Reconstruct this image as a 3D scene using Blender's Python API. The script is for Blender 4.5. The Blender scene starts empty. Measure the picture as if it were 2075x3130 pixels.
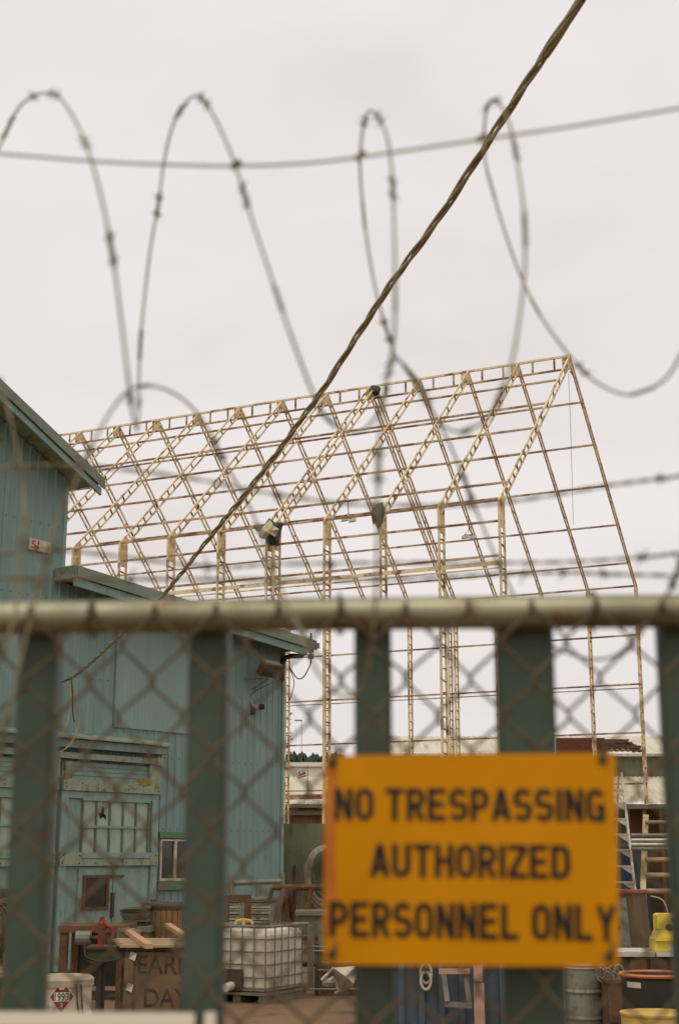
import bpy, math, random
from mathutils import Vector, Matrix

random.seed(11)
sc = bpy.context.scene
col = sc.collection

# ------------------------------------------------------------------ camera
PITCH = math.radians(13.555)
CAM_Z = 2.1
cam_d = bpy.data.cameras.new('camera')
cam = bpy.data.objects.new('camera', cam_d)
col.objects.link(cam)
cam.location = (0, 0, CAM_Z)
cam.rotation_euler = (math.pi / 2 + PITCH, 0, 0)
cam_d.sensor_fit = 'VERTICAL'
cam_d.sensor_height = 36.0
cam_d.sensor_width = 24.0
cam_d.lens = 50.0
cam_d.clip_start = 0.05
cam_d.clip_end = 3000
cam_d.dof.use_dof = True
cam_d.dof.focus_distance = 26.0
cam_d.dof.aperture_fstop = 4.6
sc.camera = cam

# ------------------------------------------------------------------ sky
SUN_EL, SUN_AZ = 62.0, 200.0          # soft light from behind the camera, overcast
w = bpy.data.worlds.new('World')
sc.world = w
w.use_nodes = True
nt = w.node_tree
nt.nodes.clear()
wo = nt.nodes.new('ShaderNodeOutputWorld')
bg = nt.nodes.new('ShaderNodeBackground')
sky = nt.nodes.new('ShaderNodeTexSky')
sky.sky_type = 'NISHITA'
sky.sun_disc = False
sky.sun_elevation = math.radians(SUN_EL)
sky.sun_rotation = math.radians(SUN_AZ)
sky.dust_density = 6.0
sky.air_density = 1.0
tc = nt.nodes.new('ShaderNodeTexCoord')
mp = nt.nodes.new('ShaderNodeMapping')
mp.inputs['Scale'].default_value = (2.2, 2.2, 5.0)
nz = nt.nodes.new('ShaderNodeTexNoise')
nz.inputs['Scale'].default_value = 2.0
nz.inputs['Detail'].default_value = 5.0
nz.inputs['Roughness'].default_value = 0.45
cr = nt.nodes.new('ShaderNodeValToRGB')
cr.color_ramp.elements[0].position = 0.36
cr.color_ramp.elements[0].color = (8.2, 7.6, 7.35, 1)
cr.color_ramp.elements[1].position = 0.66
cr.color_ramp.elements[1].color = (9.0, 8.55, 8.35, 1)
mx = nt.nodes.new('ShaderNodeMix')
mx.data_type = 'RGBA'
mx.inputs[0].default_value = 0.94
nt.links.new(tc.outputs['Generated'], mp.inputs['Vector'])
nt.links.new(mp.outputs['Vector'], nz.inputs['Vector'])
nt.links.new(nz.outputs['Fac'], cr.inputs['Fac'])
nt.links.new(sky.outputs['Color'], mx.inputs[6])
nt.links.new(cr.outputs['Color'], mx.inputs[7])
nt.links.new(mx.outputs[2], bg.inputs['Color'])
bg.inputs['Strength'].default_value = 0.1
nt.links.new(bg.outputs[0], wo.inputs['Surface'])

# ------------------------------------------------------------------ sun
sd = bpy.data.lights.new('sun', 'SUN')
sd.energy = 1.0
sd.angle = math.radians(40)
sd.color = (1.0, 0.96, 0.90)
so = bpy.data.objects.new('sun', sd)
col.objects.link(so)
el, az = math.radians(SUN_EL), math.radians(SUN_AZ)
sdir = Vector((math.sin(az) * math.cos(el), math.cos(az) * math.cos(el), math.sin(el)))
so.rotation_euler = sdir.to_track_quat('Z', 'Y').to_euler()
so.location = (0, -20, 40)

sc.view_settings.view_transform = 'Standard'
sc.view_settings.look = 'None'
sc.view_settings.exposure = 0.0
sc.view_settings.gamma = 1.0

# ------------------------------------------------------------------ pixel -> direction (pixels of a 1568 x 2365 copy)
S = 2075 / 1568.0
F = 50.0 / 36.0 * 3130 / S
CT, ST = math.cos(PITCH), math.sin(PITCH)
CAM = Vector((0, 0, CAM_Z))


def ray(x, y):
    a = (x - 784.0) / F
    b = (y - 1182.6) / F
    return Vector((a, CT + b * ST, ST - b * CT))


def at(x, y, Y):
    d = ray(x, y)
    return CAM + d * (Y / d.y)


def crop(x, y, ox, oy, k):
    """pixel of an enlarged crop -> pixel of the 1568 wide copy"""
    return ((ox + x / k) / S, (oy + y / k) / S)


# ------------------------------------------------------------------ materials
def srgb(r, g, b):
    f = lambda c: (c / 255 / 12.92) if c / 255 <= 0.04045 else ((c / 255 + 0.055) / 1.055) ** 2.4
    return (f(r), f(g), f(b))


MATS = {}


def mat(name, c1, c2=None, rough=0.7, metal=0.0, scale=4.0, rust=None, rust_amt=0.0, rust_scale=6.0,
        stretch=(1, 1, 1), bump=0.0, bump_scale=40.0, emit=None, alpha=None, spec=0.3):
    if name in MATS:
        return MATS[name]
    m = bpy.data.materials.new(name)
    m.use_nodes = True
    n = m.node_tree
    L = n.links
    b = n.nodes['Principled BSDF']
    b.inputs['Roughness'].default_value = rough
    b.inputs['Metallic'].default_value = metal
    b.inputs['Specular IOR Level'].default_value = spec
    tcn = n.nodes.new('ShaderNodeTexCoord')
    mpn = n.nodes.new('ShaderNodeMapping')
    mpn.inputs['Scale'].default_value = stretch
    oi = n.nodes.new('ShaderNodeObjectInfo')
    ml = n.nodes.new('ShaderNodeMath')
    ml.operation = 'MULTIPLY'
    ml.inputs[1].default_value = 37.0
    L.new(oi.outputs['Random'], ml.inputs[0])
    L.new(ml.outputs[0], mpn.inputs['Location'])
    L.new(tcn.outputs['Object'], mpn.inputs['Vector'])
    c2 = c2 or tuple(v * 0.72 for v in c1)
    c1, c2 = (c1[0], c1[1], c1[2] * .86), (c2[0], c2[1], c2[2] * .84)
    nz1 = n.nodes.new('ShaderNodeTexNoise')
    nz1.inputs['Scale'].default_value = scale
    nz1.inputs['Detail'].default_value = 6
    nz1.inputs['Roughness'].default_value = 0.62
    L.new(mpn.outputs[0], nz1.inputs['Vector'])
    rp = n.nodes.new('ShaderNodeValToRGB')
    rp.color_ramp.elements[0].position = 0.34
    rp.color_ramp.elements[0].color = (*c2, 1)
    rp.color_ramp.elements[1].position = 0.64
    rp.color_ramp.elements[1].color = (*c1, 1)
    L.new(nz1.outputs['Fac'], rp.inputs['Fac'])
    out = rp.outputs['Color']
    if rust:
        nz2 = n.nodes.new('ShaderNodeTexNoise')
        nz2.inputs['Scale'].default_value = rust_scale
        nz2.inputs['Detail'].default_value = 8
        nz2.inputs['Roughness'].default_value = 0.7
        L.new(mpn.outputs[0], nz2.inputs['Vector'])
        r2 = n.nodes.new('ShaderNodeValToRGB')
        t = 0.72 - 0.42 * rust_amt
        r2.color_ramp.elements[0].position = max(0, t - 0.05)
        r2.color_ramp.elements[0].color = (0, 0, 0, 1)
        r2.color_ramp.elements[1].position = min(1, t + 0.07)
        r2.color_ramp.elements[1].color = (1, 1, 1, 1)
        L.new(nz2.outputs['Fac'], r2.inputs['Fac'])
        mxx = n.nodes.new('ShaderNodeMix')
        mxx.data_type = 'RGBA'
        L.new(r2.outputs['Color'], mxx.inputs[0])
        L.new(out, mxx.inputs[6])
        nz4 = n.nodes.new('ShaderNodeTexNoise')
        nz4.inputs['Scale'].default_value = rust_scale * 4
        L.new(mpn.outputs[0], nz4.inputs['Vector'])
        r4 = n.nodes.new('ShaderNodeValToRGB')
        r4.color_ramp.elements[0].position = 0.35
        r4.color_ramp.elements[0].color = (*[v * 0.55 for v in rust], 1)
        r4.color_ramp.elements[1].position = 0.65
        r4.color_ramp.elements[1].color = (*rust, 1)
        L.new(nz4.outputs['Fac'], r4.inputs['Fac'])
        L.new(r4.outputs['Color'], mxx.inputs[7])
        out = mxx.outputs[2]
    L.new(out, b.inputs['Base Color'])
    if bump:
        nz3 = n.nodes.new('ShaderNodeTexNoise')
        nz3.inputs['Scale'].default_value = bump_scale
        nz3.inputs['Detail'].default_value = 4
        L.new(mpn.outputs[0], nz3.inputs['Vector'])
        bp = n.nodes.new('ShaderNodeBump')
        bp.inputs['Strength'].default_value = bump
        bp.inputs['Distance'].default_value = 0.02
        L.new(nz3.outputs['Fac'], bp.inputs['Height'])
        L.new(bp.outputs[0], b.inputs['Normal'])
    MATS[name] = m
    return m


RUST = (0.20, 0.075, 0.03)
M_cream = mat('cream_steel', (0.84, 0.70, 0.47), (0.66, 0.52, 0.32), rough=.6, scale=1.2, rust=(0.30, .14, .06), rust_amt=.40, rust_scale=1.7, bump=.2)
M_purlin = mat('rusty_purlin', (0.66, 0.52, 0.36), (0.46, 0.31, 0.19), rough=.75, scale=.8, rust=(.26, .11, .05), rust_amt=.55, rust_scale=.9)
M_rung = mat('steel_web', (0.62, 0.50, 0.32), (0.40, 0.27, 0.15), rough=.7, scale=2, rust=RUST, rust_amt=.5, rust_scale=3)
M_siding = mat('blue_siding', (0.215, 0.315, 0.325), (0.165, 0.25, 0.255), rough=.62, scale=1.6, stretch=(1.5, 1.5, .25), rust=(.19, .2, .15), rust_amt=.22, rust_scale=2.5, bump=.05)
M_patch = mat('patch_siding', (0.245, 0.34, 0.35), (0.205, 0.295, 0.30), rough=.6, scale=1.0, stretch=(1.5, 1.5, .25))
M_bluewood = mat('blue_painted_wood', (0.245, 0.335, 0.335), (0.19, 0.265, 0.265), rough=.75, scale=5, stretch=(1, 1, .4), rust=(.16, .15, .085), rust_amt=.24, rust_scale=7, bump=.25)
M_woodtrim = mat('weathered_trim', (0.30, 0.345, 0.29), (0.235, 0.275, 0.22), rough=.8, scale=6, rust=(.16, .13, .05), rust_amt=.33, rust_scale=5, bump=.3)
M_fascia = mat('fascia_metal', (0.205, 0.26, 0.225), (0.165, 0.21, 0.18), rough=.6, scale=2, rust=(.14, .15, .11), rust_amt=.3, rust_scale=4)
M_pane = mat('painted_pane', (0.35, 0.42, 0.39), (0.27, 0.34, 0.31), rough=.28, scale=3, rust=(.2, .2, .16), rust_amt=.15, rust_scale=4)
M_muntin = mat('muntin', (0.16, 0.19, 0.14), (0.10, 0.125, 0.085), rough=.8, scale=12)
M_dark = mat('shade_black', (0.012, 0.012, 0.012), (0.006, 0.006, 0.006), rough=.9)  # near-black colour standing in for the unlit inside behind the broken pane
M_glass = mat('dirty_glass', (0.035, 0.035, 0.028), (0.02, 0.02, 0.016), rough=.12, scale=3, rust=(.09, .07, .045), rust_amt=.25, rust_scale=3, spec=.6)
M_white = mat('white_paint', (0.56, 0.51, 0.44), (0.42, 0.37, 0.30), rough=.6, scale=6)
M_green = mat('green_trim', (0.12, 0.20, 0.125), (0.085, 0.15, 0.09), rough=.7, scale=8)
M_dkgreen = mat('machine_green', (0.06, 0.075, 0.04), (0.04, 0.05, 0.028), rough=.6, scale=8)
M_gate = mat('gate_bar', (0.088, 0.122, 0.102), (0.068, 0.096, 0.078), rough=.55, scale=9, rust=(.11, .06, .03), rust_amt=.2, rust_scale=7)
M_rail = mat('galvanised_rail', (0.36, 0.345, 0.255), (0.17, 0.163, 0.105), rough=.36, metal=.6, scale=9, stretch=(.6, 1, 1), rust=(.17, .06, .02), rust_amt=.27, rust_scale=13)
M_wire = mat('chain_wire', (0.145, 0.115, 0.075), (0.09, 0.066, 0.04), rough=.7, metal=.1, scale=22, rust=(.13, .06, .03), rust_amt=.3, rust_scale=25)
M_razor = mat('razor_wire', (0.31, 0.26, 0.165), (0.17, 0.135, 0.08), rough=.65, metal=.05, scale=16, rust=(.12, .07, .035), rust_amt=.35, rust_scale=14)
M_barb = mat('razor_barb', (0.19, 0.175, 0.12), (0.10, 0.09, 0.06), rough=.6, metal=.1, scale=30)
M_tension = mat('tension_wire', (0.42, 0.36, 0.27), (0.3, 0.25, 0.18), rough=.6, metal=.2, scale=20)
M_sign = mat('sign_yellow', (0.63, 0.262, 0.003), (0.56, 0.225, 0.003), spec=.08, rough=.6, scale=5, rust=(.55, .17, .01), rust_amt=.12, rust_scale=6)
M_signred = mat('sign_edge_red', (0.45, 0.12, 0.015), (0.62, 0.2, 0.01), rough=.6, scale=20)
M_ink = mat('sign_black', (0.018, 0.016, 0.012), (0.012, 0.011, 0.009), rough=.5)
M_cable = mat('cable_insulation', (0.40, 0.37, 0.25), (0.24, 0.22, 0.14), rough=.55, scale=3, stretch=(1, 1, 1))
M_ground = mat('yard_dirt', (0.25, 0.145, 0.085), (0.17, 0.10, 0.06), rough=.95, scale=.35, rust=(.13, .095, .075), rust_amt=.4, rust_scale=1.4, bump=.5, bump_scale=9)
M_tarp = mat('dark_tarp', (0.055, 0.065, 0.055), (0.035, 0.04, 0.035), rough=.6, scale=5)
M_cloth = mat('torn_cloth', (0.58, 0.52, 0.42), (0.42, 0.36, 0.28), rough=.9, scale=5)
M_rustmetal = mat('rust_metal', (0.15, 0.075, 0.04), (0.09, 0.05, 0.03), rough=.85, scale=5, rust=(.23, .09, .035), rust_amt=.4, rust_scale=8, bump=.3)
M_darkmetal = mat('dark_metal', (0.075, 0.06, 0.045), (0.045, 0.036, 0.028), rough=.7, scale=6, rust=(.13, .06, .03), rust_amt=.3, rust_scale=7)
M_grey = mat('grey_metal', (0.24, 0.24, 0.215), (0.17, 0.165, 0.145), rough=.55, metal=.2, scale=5, rust=(.16, .1, .06), rust_amt=.25, rust_scale=8)
M_alu = mat('aluminium', (0.62, 0.61, 0.57), (0.48, 0.47, 0.43), rough=.4, metal=.5, scale=8)
M_wood = mat('raw_timber', (0.42, 0.29, 0.19), (0.29, 0.195, 0.12), rough=.85, scale=5, stretch=(.4, 3, 3), rust=(.22, .15, .1), rust_amt=.25, rust_scale=6)
M_woodbrown = mat('brown_timber', (0.26, 0.145, 0.07), (0.16, 0.085, 0.042), rough=.8, scale=8, stretch=(3, 3, .4))
M_greywood = mat('grey_timber', (0.21, 0.185, 0.135), (0.13, 0.115, 0.085), rough=.9, scale=7)
M_brownply = mat('brown_plywood', (0.20, 0.125, 0.08), (0.135, 0.085, 0.055), rough=.9, scale=3, rust=(.09, .06, .04), rust_amt=.3, rust_scale=4)
M_spray = mat('spray_paint', (0.10, 0.065, 0.042), (0.05, 0.034, 0.024), rough=.9, scale=14)
M_greenply = mat('green_plywood', (0.185, 0.195, 0.125), (0.135, 0.145, 0.095), rough=.85, scale=2.5, stretch=(2, 2, .5), rust=(.095, .09, .06), rust_amt=.3, rust_scale=3)
M_hose = mat('hose_pink', (0.46, 0.37, 0.335), (0.36, 0.28, 0.25), rough=.5, scale=8)
M_hosegreen = mat('hose_green', (0.04, 0.11, 0.05), (0.03, 0.07, 0.035), rough=.5, scale=8)
M_hosebrown = mat('hose_brown', (0.16, 0.09, 0.055), (0.095, 0.055, 0.035), rough=.6, scale=8)
M_plastic = mat('tote_plastic', (0.66, 0.61, 0.56), (0.55, 0.48, 0.42), rough=.4, scale=2.2, rust=(.42, .32, .25), rust_amt=.25, rust_scale=2.0)
M_cage = mat('tote_cage', (0.26, 0.235, 0.205), (0.18, 0.155, 0.13), rough=.5, metal=.4, scale=8)
M_drum = mat('white_drum', (0.60, 0.52, 0.45), (0.47, 0.38, 0.31), rough=.5, scale=5, rust=(.3, .16, .09), rust_amt=.25, rust_scale=6)
M_red = mat('red_paint', (0.24, 0.028, 0.02), (0.13, 0.018, 0.014), rough=.45, scale=9)
M_redtop = mat('red_top', (0.33, 0.10, 0.065), (0.24, 0.075, 0.05), rough=.7, scale=6)
M_blackp = mat('black_plastic', (0.03, 0.026, 0.022), (0.02, 0.017, 0.014), rough=.5)
M_orange = mat('orange_rim', (0.60, 0.19, 0.06), (0.48, 0.14, 0.045), rough=.5)
M_yellow = mat('yellow_plastic', (0.72, 0.58, 0.07), (0.58, 0.44, 0.05), rough=.45, scale=5)
M_yellowold = mat('faded_yellow', (0.62, 0.42, 0.12), (0.48, 0.32, 0.09), rough=.55, scale=5)
M_blue = mat('blue_paint', (0.09, 0.115, 0.16), (0.065, 0.085, 0.12), rough=.6, scale=4, rust=(.13, .085, .06), rust_amt=.35, rust_scale=5)
M_pink = mat('faded_pink', (0.50, 0.30, 0.235), (0.40, 0.23, 0.18), rough=.8, scale=6)
M_corr = mat('corrugated_pale', (0.66, 0.615, 0.54), (0.50, 0.44, 0.36), rough=.5, scale=.6, rust=(.40, .27, .17), rust_amt=.32, rust_scale=.7, stretch=(1, .3, 1))
M_corrgreen = mat('corrugated_green', (0.185, 0.185, 0.125), (0.125, 0.125, 0.085), rough=.7, scale=.8, stretch=(2, 2, .3), rust=(.2, .1, .05), rust_amt=.3, rust_scale=.7)
M_rustwall = mat('rust_wall', (0.155, 0.135, 0.095), (0.095, 0.075, 0.05), rough=.85, scale=.8, stretch=(2, 2, .3), rust=(.22, .075, .035), rust_amt=.5, rust_scale=.6)
M_brick = mat('red_brick', (0.21, 0.07, 0.045), (0.125, 0.045, 0.03), rough=.9, scale=2)
M_mortar = mat('mortar', (0.16, 0.12, 0.10), rough=.95)
M_shingle = mat('old_shingle', (0.16, 0.085, 0.05), (0.09, 0.05, 0.03), rough=.95, scale=3)
M_farwhite = mat('far_white', (0.84, 0.78, 0.73), (0.78, 0.71, 0.66), rough=.6, scale=.2)
M_conifer = mat('conifer_needles', (0.05, 0.075, 0.05), (0.03, 0.05, 0.034), rough=.9, scale=1)
M_bark = mat('bark', (0.06, 0.045, 0.035), (0.04, 0.03, 0.025), rough=.95)
M_flagred = mat('flag_red', (0.42, 0.06, 0.06), (0.36, 0.05, 0.05), rough=.8)
M_flagwhite = mat('flag_white', (0.7, 0.66, 0.62), (0.62, 0.58, 0.55), rough=.8)
M_flagblue = mat('flag_blue', (0.04, 0.045, 0.10), (0.03, 0.035, 0.08), rough=.8)
M_redink = mat('red_ink', (0.45, 0.035, 0.03), (0.34, 0.03, 0.025), rough=.7)


# ------------------------------------------------------------------ mesh builder
class MB:
    def __init__(s):
        s.v, s.f = [], []

    def add(s, vs, fs):
        o = len(s.v)
        s.v += [Vector(p) for p in vs]
        s.f += [tuple(i + o for i in f) for f in fs]
        return s

    def box(s, lo, hi, M=None):
        x0, y0, z0 = lo
        x1, y1, z1 = hi
        vs = [Vector(p) for p in ((x0, y0, z0), (x1, y0, z0), (x1, y1, z0), (x0, y1, z0), (x0, y0, z1), (x1, y0, z1), (x1, y1, z1), (x0, y1, z1))]
        if M is not None:
            vs = [M @ p for p in vs]
        return s.add(vs, [(0, 3, 2, 1), (4, 5, 6, 7), (0, 1, 5, 4), (1, 2, 6, 5), (2, 3, 7, 6), (3, 0, 4, 7)])

    def obox(s, c, ax, ay, az):
        """box about c with half axes ax, ay, az (vectors)"""
        c = Vector(c)
        vs = [c + ax * i + ay * j + az * k for k in (-1, 1) for (i, j) in ((-1, -1), (1, -1), (1, 1), (-1, 1))]
        return s.add(vs, [(0, 3, 2, 1), (4, 5, 6, 7), (0, 1, 5, 4), (1, 2, 6, 5), (2, 3, 7, 6), (3, 0, 4, 7)])

    def beam(s, p, q, wd, ht, up=Vector((0, 0, 1))):
        p, q = Vector(p), Vector(q)
        d = q - p
        t = d.normalized()
        side = t.cross(Vector(up))
        if side.length < 1e-4:
            side = t.cross(Vector((0, 1, 0)))
        side.normalize()
        u = side.cross(t).normalized()
        return s.obox((p + q) / 2, d / 2, side * wd / 2, u * ht / 2)

    def tube(s, pts, r, n=8, cap=True):
        pts = [Vector(p) for p in pts]
        N = len(pts)
        rs = r if isinstance(r, (list, tuple)) else [r] * N
        t0 = (pts[1] - pts[0]).normalized()
        ref = Vector((0, 0, 1)) if abs(t0.z) < .9 else Vector((1, 0, 0))
        u = t0.cross(ref).normalized()
        rings = []
        vs, fs = [], []
        for i in range(N):
            t = (pts[min(i + 1, N - 1)] - pts[max(i - 1, 0)]).normalized()
            u = (u - t * u.dot(t))
            if u.length < 1e-6:
                u = t.cross(ref)
            u.normalize()
            b = t.cross(u)
            for k in range(n):
                a = 2 * math.pi * k / n
                vs.append(pts[i] + (u * math.cos(a) + b * math.sin(a)) * rs[i])
        for i in range(N - 1):
            for k in range(n):
                fs.append((i * n + k, i * n + (k + 1) % n, (i + 1) * n + (k + 1) % n, (i + 1) * n + k))
        if cap:
            fs.append(tuple(range(n - 1, -1, -1)))
            fs.append(tuple((N - 1) * n + k for k in range(n)))
        return s.add(vs, fs)

    def lathe(s, prof, c, n=28):
        c = Vector(c)
        vs, fs = [], []
        for (r, z) in prof:
            for k in range(n):
                a = 2 * math.pi * k / n
                vs.append(c + Vector((r * math.cos(a), r * math.sin(a), z)))
        for i in range(len(prof) - 1):
            for k in range(n):
                fs.append((i * n + k, i * n + (k + 1) % n, (i + 1) * n + (k + 1) % n, (i + 1) * n + k))
        fs.append(tuple(range(n - 1, -1, -1)))
        fs.append(tuple((len(prof) - 1) * n + k for k in range(n)))
        return s.add(vs, fs)

    def prism(s, poly, thick):
        """polygon (3D points in a plane) extruded by the vector thick"""
        n = len(poly)
        a = [Vector(p) for p in poly]
        b = [p + thick for p in a]
        fs = [tuple(range(n)), tuple(range(2 * n - 1, n - 1, -1))] + [(i, i + n, (i + 1) % n + n, (i + 1) % n) for i in range(n)]
        return s.add(a + b, fs)

    def sheet(s, fn, nu, nv, thick=None):
        vs = [fn(i / nu, j / nv) for j in range(nv + 1) for i in range(nu + 1)]
        fs = [(j * (nu + 1) + i, j * (nu + 1) + i + 1, (j + 1) * (nu + 1) + i + 1, (j + 1) * (nu + 1) + i) for j in range(nv) for i in range(nu)]
        if thick is not None:
            o = len(vs)
            vs2 = [Vector(p) + thick for p in vs]
            fs2 = [tuple(k + o for k in reversed(f)) for f in fs]
            rim = []
            W = nu + 1
            edge = [i for i in range(W)] + [j * W + nu for j in range(1, nv + 1)] + [nv * W + i for i in range(nu - 1, -1, -1)] + [j * W for j in range(nv - 1, 0, -1)]
            for a, b in zip(edge, edge[1:] + edge[:1]):
                rim.append((b, a, a + o, b + o))
            return s.add(vs + vs2, fs + fs2 + rim)
        return s.add(vs, fs)

    def mesh(s, name, base=Vector((0, 0, 0)), smooth=False):
        me = bpy.data.meshes.new(name)
        me.from_pydata([tuple(p - base) for p in s.v], [], s.f)
        if smooth:
            for p in me.polygons:
                p.use_smooth = True
        me.update()
        return me

    def build(s, name, m, parent=None, smooth=False, label=None, base=None):
        off = Vector((0, 0, 0))
        if parent is not None:
            off = world_loc(parent)
        elif base is not None:
            off = Vector(base)
        me = s.mesh(name, off, smooth)
        me.materials.append(m)
        o = bpy.data.objects.new(name, me)
        col.objects.link(o)
        if parent is not None:
            o.parent = parent
        elif base is not None:
            o.location = off
        if label:
            o['label'] = label
        return o


LOC = {}


def world_loc(o):
    v = Vector((0, 0, 0))
    while o is not None:
        v += Vector(o.location)
        o = o.parent
    return v


def thing(name, label, cat, loc=(0, 0, 0), group=None):
    o = bpy.data.objects.new(name, None)
    col.objects.link(o)
    o.location = loc
    o['label'] = label
    o['category'] = cat
    if group:
        o['group'] = group
    o.empty_display_size = .2
    return o


def tag(o, label, cat, group=None):
    o['label'] = label
    o['category'] = cat
    if group:
        o['group'] = group
    return o


def inst(name, me, parent, M):
    """one more object with shared mesh data; M is its world matrix (parent unrotated)"""
    o = bpy.data.objects.new(name, me)
    col.objects.link(o)
    if parent is not None:
        o.parent = parent
        M = Matrix.Translation(-world_loc(parent)) @ M
    o.matrix_local = M
    return o


def frame(p, ex, ey, ez):
    return Matrix(((ex.x, ey.x, ez.x, p.x), (ex.y, ey.y, ez.y, p.y), (ex.z, ey.z, ez.z, p.z), (0, 0, 0, 1)))


def spline(pts, per=6):
    P = [Vector(p) for p in pts]
    out = []
    for i in range(len(P) - 1):
        p0 = P[max(i - 1, 0)]
        p1, p2 = P[i], P[i + 1]
        p3 = P[min(i + 2, len(P) - 1)]
        for k in range(per):
            t = k / per
            out.append(0.5 * ((2 * p1) + (p2 - p0) * t + (2 * p0 - 5 * p1 + 4 * p2 - p3) * t * t + (3 * p1 - p0 - 3 * p2 + p3) * t ** 3))
    out.append(P[-1])
    return out


def text_mesh(body, bold=0.0, spacing=1.0):
    cu = bpy.data.curves.new('txt', 'FONT')
    cu.body = body
    cu.size = 1.0
    cu.offset = bold
    cu.space_character = spacing
    cu.resolution_u = 4
    o = bpy.data.objects.new('txt', cu)
    col.objects.link(o)
    dg = bpy.context.evaluated_depsgraph_get()
    dg.update()
    me = bpy.data.meshes.new_from_object(o.evaluated_get(dg))
    bpy.data.objects.remove(o)
    bpy.data.curves.remove(cu)
    return me


def lettering(name, body, m, parent, p00, ex, ey, bold=0.0, spacing=1.0, warp=None):
    """text filling the box p00 + [0,1]*ex + [0,1]*ey (world)"""
    me = text_mesh(body, bold, spacing)
    xs = [v.co.x for v in me.vertices]
    ys = [v.co.y for v in me.vertices]
    x0, x1, y0, y1 = min(xs), max(xs), min(ys), max(ys)
    off = world_loc(parent)
    for v in me.vertices:
        a, b = (v.co.x - x0) / (x1 - x0), (v.co.y - y0) / (y1 - y0)
        p = p00 + ex * a + ey * b
        if warp:
            p = warp(p)
        v.co = p - off
    me.materials.clear()
    me.materials.append(m)
    o = bpy.data.objects.new(name, me)
    col.objects.link(o)
    o.parent = parent
    return o


# condensed gothic capitals, drawn as strokes on a grid one unit high
def _arc(cx, cy, rx, ry, a0, a1, n=9):
    return [(cx + rx * math.cos(math.radians(a0 + (a1 - a0) * i / n)), cy + ry * math.sin(math.radians(a0 + (a1 - a0) * i / n))) for i in range(n + 1)]


SW = .168                                     # stroke width
_h = SW / 2
_W = .53


def _glyphs():
    l, r, b, t, m_ = _h, _W - _h, _h, 1 - _h, .5
    cx, rx, ry = _W / 2, _W / 2 - _h, .20
    bowl_t = [(l, t), (cx, t)] + _arc(cx, (t + .47) / 2, rx, (t - .47) / 2, 90, -90) + [(l, .47)]
    G = {
        'N': [[(l, 0), (l, 1)], [(l + .01, 1 - .02), (r - .01, .02)], [(r, 0), (r, 1)]],
        'O': [_arc(cx, t - ry, rx, ry, 0, 180) + _arc(cx, b + ry, rx, ry, 180, 360) + [(r, t - ry)]],
        'T': [[(0, t), (_W, t)], [(cx, 0), (cx, t)]],
        'R': [[(l, 0), (l, 1)], bowl_t, [(cx - .02, .47), (r + .005, 0)]],
        'E': [[(l, 0), (l, 1)], [(l, t), (_W - .03, t)], [(l, .51), (_W - .08, .51)], [(l, b), (_W - .02, b)]],
        'S': [_arc(cx, t - ry + .005, rx, ry, 20, 180) + _arc(cx, .5 + .1, rx, .12, 180, 235, 4) + _arc(cx, .5 - .1, rx, .12, 55, 0, 4) + _arc(cx, b + ry - .005, rx, ry, 0, -160)],
        'P': [[(l, 0), (l, 1)], [(l, t), (cx, t)] + _arc(cx, (t + .42) / 2, rx, (t - .42) / 2, 90, -90) + [(l, .42)]],
        'A': [[(l - .02, 0), (cx - .005, 1)], [(r + .02, 0), (cx + .005, 1)], [(l + .06, .27), (r - .06, .27)]],
        'I': [[(_h, 0), (_h, 1)]],
        'G': [_arc(cx, t - ry, rx, ry, 15, 180) + _arc(cx, b + ry, rx, ry, 180, 330) + [(r, .30), (r, .45)], [(cx + .01, .45), (r + _h, .45)], [(r, 0), (r, .45)]],
        'U': [[(l, 1), (l, b + ry)] + _arc(cx, b + ry, rx, ry, 180, 360) + [(r, 1)]],
        'H': [[(l, 0), (l, 1)], [(r, 0), (r, 1)], [(l, .51), (r, .51)]],
        'Z': [[(0, t), (_W, t)], [(r + .02, t - .03), (l - .02, b + .03)], [(0, b), (_W, b)]],
        'D': [[(l, 0), (l, 1)], [(l, t), (cx - .02, t)] + _arc(cx - .02, t - ry, rx + .02, ry, 90, 0) + _arc(cx - .02, b + ry, rx + .02, ry, 0, -90) + [(l, b)]],
        'L': [[(l, 0), (l, 1)], [(l, b), (_W - .04, b)]],
        'Y': [[(l - .02, 1), (cx, .42)], [(r + .02, 1), (cx, .42)], [(cx, 0), (cx, .45)]],
    }
    return G


GLYPH = _glyphs()


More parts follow.
